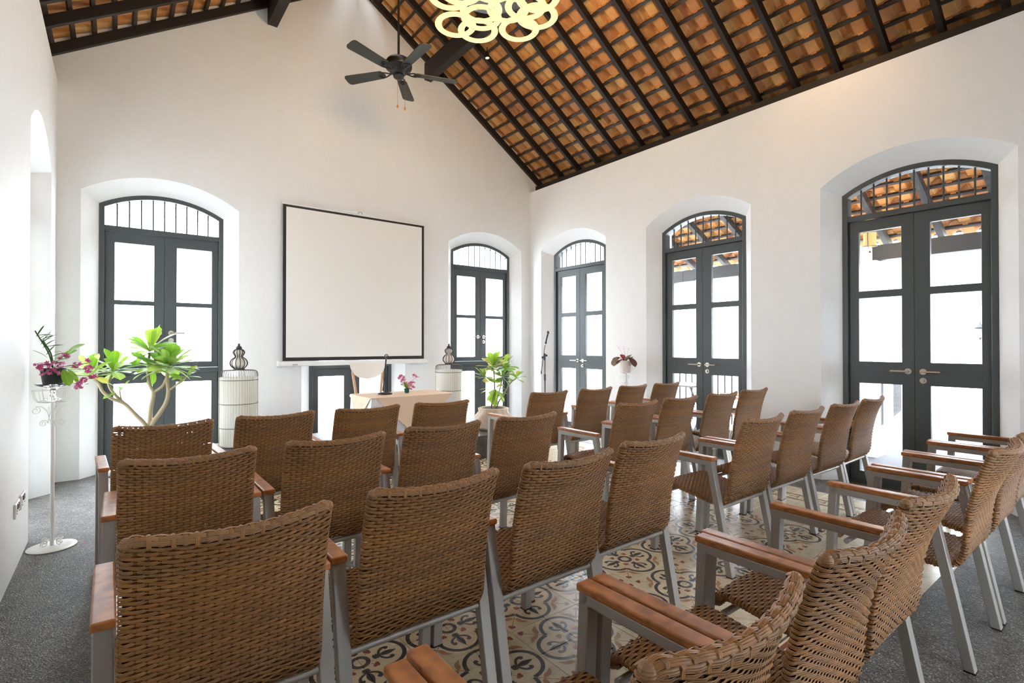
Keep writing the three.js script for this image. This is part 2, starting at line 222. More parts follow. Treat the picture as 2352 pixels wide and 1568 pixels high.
const flowerTex = canvasTex(x => {                          // flower centre at canvas corner (0,0), tile diagonal to (S,S)
  x.fillStyle = CREAM; x.fillRect(0, 0, S, S);
  const half = (f) => { x.save(); f(); x.restore(); x.save(); x.transform(0, 1, 1, 0, 0, 0); f(); x.restore(); };
  x.strokeStyle = INK; x.lineWidth = 0.085 * S;
  half(() => { const a1 = Math.atan2(0.447, 0.447 - 0.47); x.beginPath(); x.arc(0.47 * S, 0, 0.445 * S, 0, a1 - 0.02); x.stroke(); });
  x.lineWidth = 0.088 * S; x.beginPath(); x.arc(0, 0, 0.165 * S, 0, 7); x.stroke();
  half(() => {                                              // half a fleur-de-lis on the joint
    x.fillStyle = INK; x.beginPath(); x.moveTo(0.4 * S, 0); x.bezierCurveTo(0.5 * S, 0.1 * S, 0.6 * S, 0.09 * S, 0.78 * S, 0); x.closePath(); x.fill();
    x.beginPath(); x.moveTo(0.36 * S, 0); x.bezierCurveTo(0.38 * S, 0.02 * S, 0.4 * S, 0.2 * S, 0.55 * S, 0.23 * S); x.bezierCurveTo(0.66 * S, 0.25 * S, 0.7 * S, 0.16 * S, 0.63 * S, 0.125 * S); x.bezierCurveTo(0.59 * S, 0.11 * S, 0.565 * S, 0.13 * S, 0.58 * S, 0.16 * S); x.bezierCurveTo(0.5 * S, 0.18 * S, 0.46 * S, 0.1 * S, 0.42 * S, 0); x.closePath(); x.fill();
    x.beginPath(); x.moveTo(0.27 * S, 0); x.lineTo(0.27 * S, 0.045 * S); x.lineTo(0.31 * S, 0.085 * S); x.lineTo(0.335 * S, 0.06 * S); x.lineTo(0.36 * S, 0.1 * S); x.lineTo(0.38 * S, 0.05 * S); x.lineTo(0.4 * S, 0); x.closePath(); x.fill();
  });
  trefoil(x, 0.245, 0.245, 0.042, 1);
  x.strokeStyle = LEAF; x.lineWidth = 0.02 * S; x.beginPath(); x.moveTo(0.46 * S, 0.46 * S); x.lineTo(0.78 * S, 0.78 * S); x.stroke();
  half(() => { x.fillStyle = LEAF; x.beginPath(); x.moveTo(0.585 * S, 0.585 * S); x.bezierCurveTo(0.6 * S, 0.5 * S, 0.7 * S, 0.47 * S, 0.75 * S, 0.475 * S); x.bezierCurveTo(0.79 * S, 0.45 * S, 0.83 * S, 0.42 * S, 0.87 * S, 0.41 * S); x.bezierCurveTo(0.85 * S, 0.49 * S, 0.82 * S, 0.56 * S, 0.74 * S, 0.58 * S); x.bezierCurveTo(0.68 * S, 0.6 * S, 0.63 * S, 0.6 * S, 0.585 * S, 0.585 * S); x.fill(); });
  trefoil(x, 0.835, 0.835, 0.042, 1);
  mottle(x);
});
const plainTex = canvasTex(x => { x.fillStyle = '#e6d8ba'; x.fillRect(0, 0, S, S); mottle(x); mottle(x); });
const keyTex = canvasTex(x => {                              // canvas x runs along the band
  x.fillStyle = CREAM; x.fillRect(0, 0, S, S); const r = (c, a, b, w, h) => { x.fillStyle = c; x.fillRect(a * S, b * S, w * S, h * S); };
  r('#8a4a3c', 0, 0.12, 1, 0.1); r(INK, 0, 0.26, 1, 0.05); r(INK, 0, 0.74, 1, 0.05); r('#8a4a3c', 0, 0.84, 1, 0.1);
  r('#9a6a52', 0.0, 0.46, 0.42, 0.09); r('#9a6a52', 0.33, 0.38, 0.09, 0.25); r(INK, 0.5, 0.4, 0.5, 0.05); r(INK, 0.5, 0.58, 0.4, 0.05); mottle(x);
});
const tileMats = [flowerTex, plainTex, keyTex].map(t => M('#ffffff', 0.26, { map: t }));
const tg = 0.0012, tileBox = {};
function floorTile(kind, rot) { const k = kind + '_' + rot; if (!tileBox[k]) { const g = prep(new RoundedBoxGeometry(TS - 2 * tg, 0.012, TS - 2 * tg, 1, 0.0012).translate(0, -0.006, 0)), p = g.attributes.position, u = new Float32Array(p.count * 2); for (let i = 0; i < p.count; i++) { let a = p.getX(i) / TS + 0.5, b = p.getZ(i) / TS + 0.5; for (let r = 0; r < rot; r++) [a, b] = [b, 1 - a]; u[2 * i] = a; u[2 * i + 1] = 1 - b; } g.setAttribute('uv', new THREE.BufferAttribute(u, 2)); tileBox[k] = g; } return tileBox[k]; }
const ft = [];
const ncx = Math.round((X1 - X0) / TS), ncz = Math.round((Z1 - Z0) / TS);
for (let i = 0; i < ncx; i++) for (let j = 0; j < ncz; j++) {
  const cx = X0 + (i + 0.5) * TS, cz = Z0 + (j + 0.5) * TS, pi = i - 1, pj = j - 1; let kind = 1, rot = 0;
  if (pi >= 0 && pi < nx && pj >= 0 && pj < nz) { kind = 0; const ex = pi & 1, ez = pj & 1; rot = ex ? (ez ? 0 : 3) : (ez ? 1 : 2); }  // parity picks the corner that holds the flower
  else if (i === ncx - 2 && pj < nz + 2) { kind = 2; rot = 1; } else if (j === ncz - 2 && i < ncx - 1) kind = 2;
  ft.push({ kind, rot, cx, cz, seen: inFrame(V(cx, 0, cz)) });
}
ft.sort((a, b) => b.seen - a.seen);
const restFloor = [[], [], []];
ft.forEach((t, i) => { const g = floorTile(t.kind, t.rot), dy = rr(-0.0004, 0.0004); if (i < 300 && t.seen) { const m = part('tile', g, tileMats[t.kind], floorG); m.position.set(t.cx, dy, t.cz); } else restFloor[t.kind].push(g.clone().translate(t.cx, dy, t.cz)); });
restFloor.forEach((l, i) => { if (l.length) part('tile', mergeGeometries(l), tileMats[i], floorG).userData.kind = 'stuff'; });

// ---------- woven armchairs ----------
const wickerBump = dataTex(64, 64, (x, y) => { const v = 128 + 110 * Math.cos(y / 64 * Math.PI * 2 * 3); return [v, v, v]; }, false);
const wicker = M('#ffffff', 0.5, { vertexColors: true, bumpMap: wickerBump, bumpScale: 0.0006 });
const PROF = [[-0.556, 0.392], [-0.552, 0.415], [-0.53, 0.431], [-0.46, 0.43], [-0.36, 0.416], [-0.27, 0.4], [-0.2, 0.388], [-0.15, 0.389], [-0.113, 0.41], [-0.094, 0.45], [-0.088, 0.51], [-0.08, 0.585], [-0.066, 0.661], [-0.04, 0.768], [-0.012, 0.85], [0, 0.882]].map(p => V(0, p[1], p[0] + 0.3));
const profC = new THREE.CatmullRomCurve3(PROF, false, 'centripetal'); profC.arcLengthDivisions = 600;
const PL = profC.getLength();
const palette = ['#a06f3e', '#976a3d', '#8c6844', '#8f6b49', '#a4743e', '#846445', '#946739'].map(c => new THREE.Color(c));
function shellBuilder(near, sd) {
  let s0 = sd; const R = () => { s0 = (s0 * 1664525 + 1013904223) >>> 0; return s0 / 4294967296; };
  const t = 0.011, pitch = 0.0117, wp = 0.0222, hw0 = 0.2275, rowsN = Math.floor((PL - 0.004) / pitch), segW = near ? 4 : 2, cross = near ? 3 : 2;
  const out = { seat: { pos: [], col: [], uv: [], idx: [] }, backrest: { pos: [], col: [], uv: [], idx: [] } };
  const at = (s) => { const u = Math.max(0, Math.min(1, s / PL)), p = profC.getPointAt(u), T = profC.getTangentAt(u); return { p, T, N: V(0, T.z, -T.y) }; };
  const sBend = PL * 0.535;
  const bow = (s, x) => { const k = Math.max(0, Math.min(1, (s - sBend) / (PL - sBend))), b = k * k * (3 - 2 * k); return 0.046 * b * ((x / hw0) * (x / hw0) - 1) - 0.006 * (1 - b) * (x / hw0) * (x / hw0); };
  const halfW = (s) => { const e = Math.min(s, PL - s), r = 0.02; return hw0 - (e < r ? r - Math.sqrt(Math.max(0, r * r - (r - e) * (r - e))) : 0); };
  function ribbon(target, pts, widthDir, hwid, color, outward) { // pts: centre points, with outward normals
    const b = target.pos.length / 3, c = cross; let len = 0;
    let tone = 1; pts.forEach((q, i) => { if (i % segW === 0) tone = 0.86 + 0.28 * R(); if (i) len += q.distanceTo(pts[i - 1]); for (let j = 0; j < c; j++) { const f = c === 3 ? j - 1 : j * 2 - 1, v = q.clone().addScaledVector(widthDir[i], f * hwid); if (c === 3 && j === 1) v.addScaledVector(outward[i], 0.0016); target.pos.push(v.x, v.y, v.z); target.col.push(color.r * tone, color.g * tone, color.b * tone); target.uv.push(len * 8, j / (c - 1)); } });
    for (let i = 0; i < pts.length - 1; i++) for (let j = 0; j < c - 1; j++) { const a = b + i * c + j; target.idx.push(a, a + c, a + 1, a + 1, a + c, a + c + 1); }
  }
  const X = V(1, 0, 0);
  const surf = (s, x, n) => { const f = at(s); return f.p.clone().addScaledVector(X, x).addScaledVector(f.N, n + bow(s, x)); };
  let band = palette[0], left = 0;
  for (let r = 0; r < rowsN; r++) {                              // wefts wrap right round the shell
    const s = 0.006 + r * pitch, f = at(s), hw = halfW(s), T = out[s < sBend ? 'seat' : 'backrest'], nw = Math.round(2 * hw / wp);
    if (left-- <= 0) { band = palette[Math.floor(R() * palette.length)]; left = Math.floor(R() * 5); }
    const color = band.clone().lerp(palette[1], 0.55).multiplyScalar(0.92 + 0.16 * R()), pts = [], nor = [];
    const steps = nw * segW, wave = (i, sg) => sg * (0.0019 * Math.cos(Math.PI * (i / segW + r)));
    const xe = hw - t;
    for (let i = 0; i <= steps; i++) { const x = -xe + 2 * xe * i / steps; pts.push(surf(s, x, t + wave(i, 1))); nor.push(f.N); }
    for (let i = 1; i < 4; i++) { const a = Math.PI / 2 - Math.PI * i / 4; pts.push(surf(s, xe + t * Math.cos(a), t * Math.sin(a))); nor.push(V(Math.cos(a), 0, 0).addScaledVector(f.N, Math.sin(a))); }
    for (let i = steps; i >= 0; i--) { const x = -xe + 2 * xe * i / steps; pts.push(surf(s, x, -t + wave(i, -1) * -1 * -1)); nor.push(f.N.clone().negate()); }
    for (let i = 1; i < 4; i++) { const a = -Math.PI / 2 - Math.PI * i / 4; pts.push(surf(s, -xe + t * Math.cos(a), t * Math.sin(a))); nor.push(V(Math.cos(a), 0, 0).addScaledVector(f.N, Math.sin(a))); }
    pts.push(pts[0].clone()); nor.push(nor[0]);
    ribbon(T, pts, pts.map(() => f.T), near ? 0.0049 : 0.0052, color, nor);
  }
  for (const [key, a, b] of [['seat', 0.003, sBend], ['backrest', sBend, PL - 0.003]]) {      // added dark sheet between the woven faces, standing in for shade in the gaps
    const nu = 10, nv = near ? 24 : 14, T = out[key], o = T.pos.length / 3, cc = new THREE.Color('#3a2410');
    for (let j = 0; j <= nv; j++) for (let i = 0; i <= nu; i++) { const s = a + (b - a) * j / nv, q = surf(s, (i / nu * 2 - 1) * (halfW(s) - 0.008), 0); T.pos.push(q.x, q.y, q.z); T.col.push(cc.r, cc.g, cc.b); T.uv.push(0, 0); }
    for (let j = 0; j < nv; j++) for (let i = 0; i < nu; i++) { const k = o + j * (nu + 1) + i; if ((i * 7 + j * 5 + sd) % 11 === 0 && near) continue; T.idx.push(k, k + nu + 1, k + 1, k + 1, k + nu + 1, k + nu + 2); }
  }
  const nWarp = Math.round(2 * hw0 / wp), dark = new THREE.Color('#553719');
  for (const [key, a, b] of [['seat', 0, sBend], ['backrest', sBend, PL]]) for (let k = 1; k < nWarp; k++) for (const sg of [1, -1]) {
    const x = -(hw0 - t) + 2 * (hw0 - t) * k / nWarp, n = near ? 26 : 10, pts = [], nor = [];
    for (let i = 0; i <= n; i++) { const s = a + (b - a) * i / n, f = at(s); pts.push(surf(s, x, sg * (t - 0.0022))); nor.push(f.N.clone().multiplyScalar(sg)); }
    ribbon(out[key], pts, pts.map(() => X), 0.0072, dark.clone().multiplyScalar(0.8 + 0.4 * R()), nor);
  }
  for (const [key, s, sgn] of [['seat', 0.002, -1], ['backrest', PL - 0.002, 1]]) {   // rolled edge: rows round the end, strands over it
    const f = at(s), E = f.T.clone().multiplyScalar(sgn), rt = t + 0.0035, hw = hw0 - 0.008; for (const e of [-1, 1]) { const c = surf(s, e * (hw - 0.006), 0).addScaledVector(E, -0.005), g = new THREE.SphereGeometry(rt, 10, 8), b = out[key].pos.length / 3, gp = g.attributes.position, cc = palette[e > 0 ? 0 : 3]; for (let i = 0; i < gp.count; i++) { out[key].pos.push(c.x + gp.getX(i), c.y + gp.getY(i), c.z + gp.getZ(i)); out[key].col.push(cc.r, cc.g, cc.b); out[key].uv.push(g.attributes.uv.getX(i), g.attributes.uv.getY(i) * 3); } for (const k of g.index.array) out[key].idx.push(b + k); }
    for (const deg of [-66, -22, 22, 66]) {
      const a = deg * Math.PI / 180, pts = [], nor = [], dirs = [], n = nWarp * segW, color = palette[Math.floor(R() * 4)].clone().multiplyScalar(0.9 + 0.25 * R());
      for (let i = 0; i <= n; i++) { const x = -hw + 2 * hw * i / n, w = 0.0016 * Math.cos(Math.PI * (i / segW + (deg > -40 && deg < 40 ? (deg > 0 ? 1 : 0) : (deg > 0 ? 0 : 1)))), corner = Math.max(0, (Math.abs(x) - hw + 0.02) / 0.02), o = V(0, 0, 0).addScaledVector(E, Math.cos(a)).addScaledVector(f.N, Math.sin(a)); pts.push(surf(s, x, 0).addScaledVector(o, rt + w).addScaledVector(E, -0.018 * corner * corner)); nor.push(o); dirs.push(V(0, 0, 0).addScaledVector(E, -Math.sin(a)).addScaledVector(f.N, Math.cos(a))); }
      ribbon(out[key], pts, dirs, 0.0056, color, nor);
    }
    for (let k = 1; k < nWarp * 1.0; k++) { const x = -hw + 2 * hw * k / nWarp, pts = [], nor = [], color = palette[Math.floor(R() * palette.length)].clone(), m = near ? 8 : 5; for (let i = 0; i <= m; i++) { const a = (-105 + 210 * i / m) * Math.PI / 180, o = V(0, 0, 0).addScaledVector(E, Math.cos(a)).addScaledVector(f.N, Math.sin(a)); pts.push(surf(s, x, 0).addScaledVector(o, rt + 0.0006 + 0.0014 * Math.cos(i / m * Math.PI * 8 + k * Math.PI))); nor.push(o); } ribbon(out[key], pts, pts.map(() => X), 0.0048, color, nor); }
  }
  const geo = (o) => { const g = new THREE.BufferGeometry(); g.setAttribute('position', new THREE.Float32BufferAttribute(o.pos, 3)); g.setAttribute('color', new THREE.Float32BufferAttribute(o.col, 3)); g.setAttribute('uv', new THREE.Float32BufferAttribute(o.uv, 2)); g.setIndex(o.idx); g.computeVertexNormals(); return g; };
  return { seat: geo(out.seat), backrest: geo(out.backrest) };
}
const shells = { near: [11, 57, 91].map(s => shellBuilder(true, s)), far: [23, 71].map(s => shellBuilder(false, s)) };
const LX = 0.2525;
const gFront = s => bar([s * LX, 0, 0.3 - 0.578], [s * LX, 0.634, 0.3 - 0.548], 0.042, 0.036), gRear = s => bar([s * LX, 0, 0.3 - 0.062], [s * LX, 0.634, 0.3 - 0.187], 0.042, 0.036), gArmBar = s => rb(0.042, 0.03, 0.38, s * LX, 0.617, 0.3 - 0.368);
const gArm = s => { const g = prep(rb(0.05, 0.022, 0.415, s * LX, 0.643, 0.3 - 0.366, 0.006, 3)); const p = g.attributes.position, u = new Float32Array(p.count * 2); for (let i = 0; i < p.count; i++) { u[2 * i] = p.getX(i) * 8 + p.getY(i) * 8; u[2 * i + 1] = p.getZ(i) * 0.9; } g.setAttribute('uv', new THREE.BufferAttribute(u, 2)); return g; };
const frameGeos = { leg: [gFront(-1), gFront(1), gRear(-1), gRear(1)], bar: [gArmBar(-1), gArmBar(1)], arm: [gArm(-1), gArm(1)], rear: rod([-LX, 0.368, 0.3 - 0.134], [LX, 0.368, 0.3 - 0.134], 0.0115, 12), front: rod([-LX, 0.385, 0.3 - 0.5], [LX, 0.385, 0.3 - 0.5], 0.0115, 12), pin: [-1, 1].map(s => [rod([s * 0.22, 0.43, 0.3 - 0.15], [s * LX, 0.43, 0.3 - 0.15], 0.008), rod([s * 0.22, 0.6, 0.3 - 0.18], [s * LX, 0.6, 0.3 - 0.18], 0.006)]) };
frameGeos.pin = frameGeos.pin.flat(); frameGeos.cap = [-1, 1].flatMap(s => [bx(0.044, 0.006, 0.038, s * LX, 0.003, 0.3 - 0.578), bx(0.044, 0.006, 0.038, s * LX, 0.003, 0.3 - 0.062)]);
function makeChair(kind, v) {
  const t = new THREE.Group(), sh = shells[kind][v];
  part('seat', sh.seat, wicker, t); part('backrest', sh.backrest, wicker, t);
  for (const g of frameGeos.leg) part('leg', g, alu, t);
  for (const g of frameGeos.bar) part('arm_rail', g, alu, t);
  for (const g of frameGeos.arm) part('armrest', g, teak, t).userData.label = 'teak slat armrest';
  part('stretcher', frameGeos.rear, alu, t); part('stretcher', frameGeos.front, alu, t);
  for (const g of frameGeos.pin) part('bracket', g, alu, t);
  for (const g of frameGeos.cap) part('foot_cap', g, blackPl, t);
  return t;
}
const protos = { near: [0, 1, 2].map(i => makeChair('near', i)), far: [0, 1].map(i => makeChair('far', i)) };
const rowName = ['front row', 'second row', 'third row', 'rear row'];
const colName = ['at the orchid stand end', 'second from the orchid stand end', 'second from the aisle on the orchid stand side', 'beside the aisle on the orchid stand side', 'beside the aisle on the glazed doors side', 'second from the aisle on the glazed doors side', 'second from the glazed doors end', 'at the glazed doors end'];
const CH = [
  [[0.668, 3.19, 3], [1.232, 3.16, 3], [1.805, 3.17, 0], [2.367, 3.185, -2], [3.54, 3.06, 1], [4.15, 3.06, 1], [4.72, 3.05, 2], [5.285, 3.06, 0]],
  [[0.69, 4.18, -0.5], [1.257, 4.17, 0.5], [1.826, 4.14, -0.8], [2.4, 4.135, 0.5], [3.495, 4.08, 0], [4.065, 4.06, 0.5], [4.66, 4.08, -0.5], [5.251, 4.06, -1.5]],
  [[0.692, 5.11, 0.5], [1.255, 5.085, -0.5], [1.815, 5.1, 0], [2.38, 5.055, 0], [3.44, 5.03, 0], [4.02, 5.03, -1], [4.62, 5.04, -1], [5.195, 5.035, 1]],
  [[0.66, 6.08, 0], [1.225, 6.06, 0], [1.79, 6.06, 0], [2.35, 6.045, 0], [3.41, 6.05, 0], [3.995, 6.05, 0], [4.565, 6.04, 0], [5.13, 6.03, 0]],
];
CH.forEach((row, r) => row.forEach(([x, z, a], c) => {
  const near = r >= 2 || (r === 1 && c < 4) || (r === 0 && c < 2), l = protos[near ? 'near' : 'far'], o = l[(r * 3 + c) % l.length].clone();
  o.name = numbered('wicker_armchair'); scene.add(o); o.rotation.y = a * Math.PI / 180; o.position.set(x, 0, z - 0.3 * Math.cos(o.rotation.y)); o.position.x -= 0.3 * Math.sin(o.rotation.y);
  tag(o, `brown wicker armchair, ${rowName[r]}, ${colName[c]}`, 'chair', 'wicker armchairs set out in rows');
}));
// ---------- leaves and flowers ----------
function leafGeo2(len, wid, droop, round = 0.62) {               // leaf along +x, flat face up
  const n = 8, pos = [], uv = [], idx = [];
  for (let i = 0; i <= n; i++) { const u = i / n, w = wid * (0.05 + 1.22 * Math.pow(u, round > 0.8 ? 1.15 : 0.62)) * Math.pow(Math.max(0, 1 - Math.pow(u, round > 0.8 ? 5 : 2.6)), 0.55), x = len * u, y = -droop * u * u; for (const k of [-1, 0, 1]) { pos.push(x, y + Math.abs(k) * w * 0.22, k * w); uv.push(u, k * 0.5 + 0.5); } }
  for (let i = 0; i < n; i++) for (let k = 0; k < 2; k++) { const a = i * 3 + k; idx.push(a, a + 1, a + 3, a + 1, a + 4, a + 3); }
  const g = new THREE.BufferGeometry(); g.setAttribute('position', new THREE.Float32BufferAttribute(pos, 3)); g.setAttribute('uv', new THREE.Float32BufferAttribute(uv, 2)); g.setIndex(idx); g.computeVertexNormals(); return g;
}
const veinTex = dataTex(128, 64, (x, y) => { const v = Math.abs(y / 63 - 0.5), mid = v < 0.025 ? 1 : 0, side = Math.abs(Math.sin((x / 128 * 14 + v * 5) * Math.PI)) < 0.12 ? 0.35 : 0, k = Math.max(mid, side); return [clampB(205 + 45 * k), clampB(220 + 30 * k), clampB(190 + 40 * k)]; });
const leafMats = ['#9fca38', '#c4de58', '#f0dc62'].map(c => M(c, 0.95, { map: veinTex, side: THREE.DoubleSide, transmission: 0.5, thickness: 0, clearcoat: 0.5, clearcoatRoughness: 0.25 }));
const darkLeaf = M('#33701f', 0.9, { map: veinTex, side: THREE.DoubleSide, transmission: 0.2, thickness: 0, clearcoat: 0.4 });
const barkM = M('#a99a7d', 0.85, { bumpMap: plasterBump, bumpScale: 0.01 });
const lgP = [leafGeo2(1, 0.235, 0.12, 0.95), leafGeo2(1, 0.25, 0.28, 1.0), leafGeo2(1, 0.21, 0.05, 0.9)];
const petalG = (() => { const g = []; for (let k = 0; k < 5; k++) g.push(leafGeo2(1, 0.36, -0.25, 0.7).rotateY(k * 1.2566)); return join(g); })();
const pinkM = [M('#cc4a90', 0.95, { side: THREE.DoubleSide, transmission: 0.3, thickness: 0 }), M('#e080ad', 0.95, { side: THREE.DoubleSide, transmission: 0.3, thickness: 0 }), M('#b8577a', 0.6, { side: THREE.DoubleSide })];
const stemM = M('#5d6b2c', 0.6);
function bouquet(t, y0, ends, per, size) { for (const e of ends) { part('flower_stem', tube([[0, y0, 0], [e[0] * 0.4, y0 + (e[1] - y0) * 0.6, e[2] * 0.4], e], 0.0016, 10, 5), stemM, t); for (let i = 0; i < per; i++) { const f = part('flower', petalG, pinkM[Math.floor(rnd() * 3)], t); f.scale.setScalar(size * rr(0.75, 1.2)); f.position.set(e[0] + rr(-1, 1) * size * 1.6, e[1] + rr(-1, 1) * size * 1.6, e[2] + rr(-1, 1) * size * 1.6); f.rotation.set(rr(-1.5, 1.5), rr(0, 6), rr(-1, 1)); } } }
wicker.side = plaster.side = THREE.DoubleSide;
// ---------- ceiling fan ----------
{
  const t = thing('ceiling_fan', 'black five-blade ceiling fan with pull chains on a long rod', 'ceiling fan', [2.92, 4.33, 1.25]);
  const blk = M('#1d1d1f', 0.4), iron = M('#262829', 0.35, { metalness: 0.3 }), bladeM = M('#33352f', 0.5);
  part('rod', cyl(0.013, 0.013, 1.45, 0, 0.83, 0, 12), blk, t);
  part('motor_housing', lathe([[0.001, 0.16], [0.05, 0.155], [0.12, 0.135], [0.145, 0.1], [0.148, 0.06], [0.14, 0.04], [0.1, 0.02], [0.085, -0.01], [0.06, -0.03], [0.001, -0.032]], 36), blk, t);
  const ribs = []; for (let i = 0; i < 20; i++) { const a = i / 20 * Math.PI * 2; ribs.push(rb(0.05, 0.01, 0.012, 0.115, 0.024, 0, 0.004, 1).rotateZ(0.15).rotateY(a)); } part('housing_rib', ribs, iron, t);
  part('switch_housing', lathe([[0.001, -0.075], [0.035, -0.073], [0.055, -0.06], [0.06, -0.045], [0.055, -0.03], [0.03, -0.028]], 28), iron, t);
  const bs = new THREE.Shape(); bs.moveTo(0.2, -0.055); bs.lineTo(0.62, -0.07); bs.quadraticCurveTo(0.655, -0.068, 0.66, -0.03); bs.lineTo(0.66, 0.03); bs.quadraticCurveTo(0.655, 0.068, 0.62, 0.07); bs.lineTo(0.2, 0.055); bs.quadraticCurveTo(0.165, 0, 0.2, -0.055);
  const bladeG = new THREE.ExtrudeGeometry(bs, { depth: 0.006, bevelEnabled: true, bevelSize: 0.002, bevelThickness: 0.002, bevelSegments: 1 }).rotateX(-Math.PI / 2).rotateX(0.2);
  const iG = [tube([[0.06, 0.0, 0], [0.11, -0.004, 0.012], [0.17, -0.006, 0.04], [0.22, -0.014, 0.035], [0.245, -0.01, 0]], 0.008, 16, 6), tube([[0.06, 0.0, 0], [0.11, -0.004, -0.012], [0.17, 0.0, -0.04], [0.22, 0.004, -0.035], [0.245, -0.01, 0]], 0.008, 16, 6), new THREE.TorusGeometry(0.024, 0.006, 6, 16).rotateX(Math.PI / 2 + 0.2).translate(0.19, -0.006, 0), rb(0.06, 0.012, 0.03, 0.07, 0, 0)];
  for (let k = 0; k < 5; k++) { const a = -(18 + 72 * k) * Math.PI / 180, b = part('blade', bladeG, bladeM, t); b.rotation.y = a; b.position.y = 0.0; part('blade_iron', iG, iron, b); }
  for (const [dx, dz] of [[-0.04, 0.06], [0.05, 0.055]]) { const c = part('pull_chain', rod([dx, -0.06, dz], [dx, -0.4, dz], 0.0016, 5), M('#8d7440', 0.4, { metalness: 0.6 }), t); part('pull_knob', lathe([[0.001, -0.43], [0.009, -0.425], [0.011, -0.412], [0.004, -0.392], [0.001, -0.39]], 12).translate(dx, 0, dz), M('#d08a1c', 0.3, { metalness: 0.3 }), c); }
}
// ---------- ring chandelier ----------
{
  const C = [2.926, 4.05, 3.03], t = thing('ring_chandelier', 'glowing chandelier of overlapping translucent rings', 'chandelier', C);
  const glow = M('#7d6236', 0.6, { emissive: new THREE.Color().setRGB(1, 0.68, 0.3), emissiveIntensity: 0.72 });
  const ringG = lathe([[0.116, 0.0], [0.163, 0.0], [0.167, 0.006], [0.163, 0.012], [0.116, 0.012], [0.112, 0.006], [0.116, 0.0]], 48);
  const outer = [[-0.171, -0.301], [0.039, -0.27], [0.299, -0.016], [0.323, 0.196], [0.167, 0.39], [-0.05, 0.37], [-0.27, 0.27], [-0.391, -0.031]], inner = [[-0.088, -0.037], [0.1, 0.084], [-0.142, 0.2]];
  const list = []; outer.forEach((p, i) => list.push([...p, (i & 1) * 0.014])); inner.forEach((p, i) => list.push([...p, 0.028 + 0.014 * i])); outer.forEach((p, i) => { if (i & 1) list.push([p[0] * 0.75, p[1] * 0.75, 0.09]); });
  for (const [x, z, y] of list) { const r = part('ring_shade', ringG, glow, t); r.position.set(x, y, z); r.scale.set(1.06, 1, 1.06); const cg = []; { const a = rnd() * 6.28; cg.push(new THREE.TorusGeometry(0.011, 0.0014, 5, 12).translate(Math.cos(a) * 0.14, -0.002, Math.sin(a) * 0.14).rotateX(0)); } part('clip', cg, M('#7a5a20', 0.4, { metalness: 0.5 }), r); }
  part('backing_disc', cyl(0.34, 0.34, 0.012, 0, 0.24, 0, 40), M('#15110d', 0.35), t);
  part('canopy', cyl(0.06, 0.06, 0.03, 0, 1.88, 0, 24), darkWood, t);
  for (let k = 0; k < 3; k++) { const a = k * 2.094; part('hanging_wire', rod([Math.cos(a) * 0.2, 0.1, Math.sin(a) * 0.2], [0, 1.87, 0], 0.002, 5), wireDark, t); }
  part('stem', cyl(0.006, 0.006, 1.7, 0, 1.03, 0, 8), wireDark, t);
  const p = new THREE.PointLight(new THREE.Color().setRGB(1, 0.66, 0.3), 5, 0, 2); p.position.set(C[0], C[1] + 0.34, C[2]); p.castShadow = true; p.shadow.radius = 20; scene.add(p);
}
// ---------- rafter spotlights ----------
function spot(name, pos, target, I, label, ang = 0.55) {
  const t = thing(name, label, 'spotlight', pos); const d = V(...target).sub(V(...pos)).normalize(), q = new THREE.Quaternion().setFromUnitVectors(V(0, -1, 0), d);
  part('mount', cyl(0.006, 0.006, 0.12, 0, 0.05, 0, 8), blackPl, t);
  const h = part('lamp_head', lathe([[0.001, 0.06], [0.018, 0.058], [0.026, 0.03], [0.03, -0.03], [0.027, -0.03], [0.022, 0.02]], 20), blackPl, t); h.quaternion.copy(q);
  const b = part('bulb', cyl(0.022, 0.022, 0.006, 0, -0.022, 0, 18), M('#fff0d0', 0.4, { emissive: new THREE.Color().setRGB(1, 0.66, 0.25), emissiveIntensity: 6 }), h);
  const l = new THREE.SpotLight(new THREE.Color().setRGB(1, 0.6, 0.28), I, 0, ang, 0.9, 2); l.position.copy(V(...pos).addScaledVector(d, 0.04)); l.target.position.set(...target); l.castShadow = true; l.shadow.radius = 1.5; scene.add(l, l.target);
}
spot('spotlight', [4.21, 5.02, 1.12], [4.4, 0, 1.4], 4, 'small glowing spotlight fixed to a rafter beyond the chandelier', 0.5);
spot('spotlight', [4.9, 4.56, 4.52], [5.853, 3.35, 4.6], 1.0, 'small spotlight on a rafter washing the side wall above the doors', 0.75);

// ---------- projection screen ----------
{
  const t = thing('projection_screen', 'white pull-up projection screen with black border on the gable wall', 'screen', [2.94, 1.08, 0.055]);
  part('screen_border', bx(1.862, 1.865, 0.003, 0, 0.965, 0), M('#211d1b', 0.6), t);
  part('screen_fabric', bx(1.79, 1.795, 0.003, 0.0, 0.972, 0.002), M('#f1efe9', 0.85), t);
  part('top_bar', [rb(1.89, 0.022, 0.022, 0, 1.908, 0, 0.008, 3)], white, t);
  part('ring_handle', new THREE.TorusGeometry(0.028, 0.004, 6, 20).rotateX(1.1).translate(0, 1.922, 0.015), M('#bda874', 0.4, { metalness: 0.5 }), t);
  part('housing', rb(1.94, 0.06, 0.075, 0, 0.0, 0, 0.012, 3), whiteGloss, t);
  for (const s of [-1, 1]) part('end_cap', rb(0.025, 0.072, 0.085, s * 0.978, 0, 0, 0.01, 3), white, t);
  part('label_plate', bx(0.06, 0.012, 0.002, -0.8, -0.012, 0.0385), M('#a9a297', 0.5), t);
}
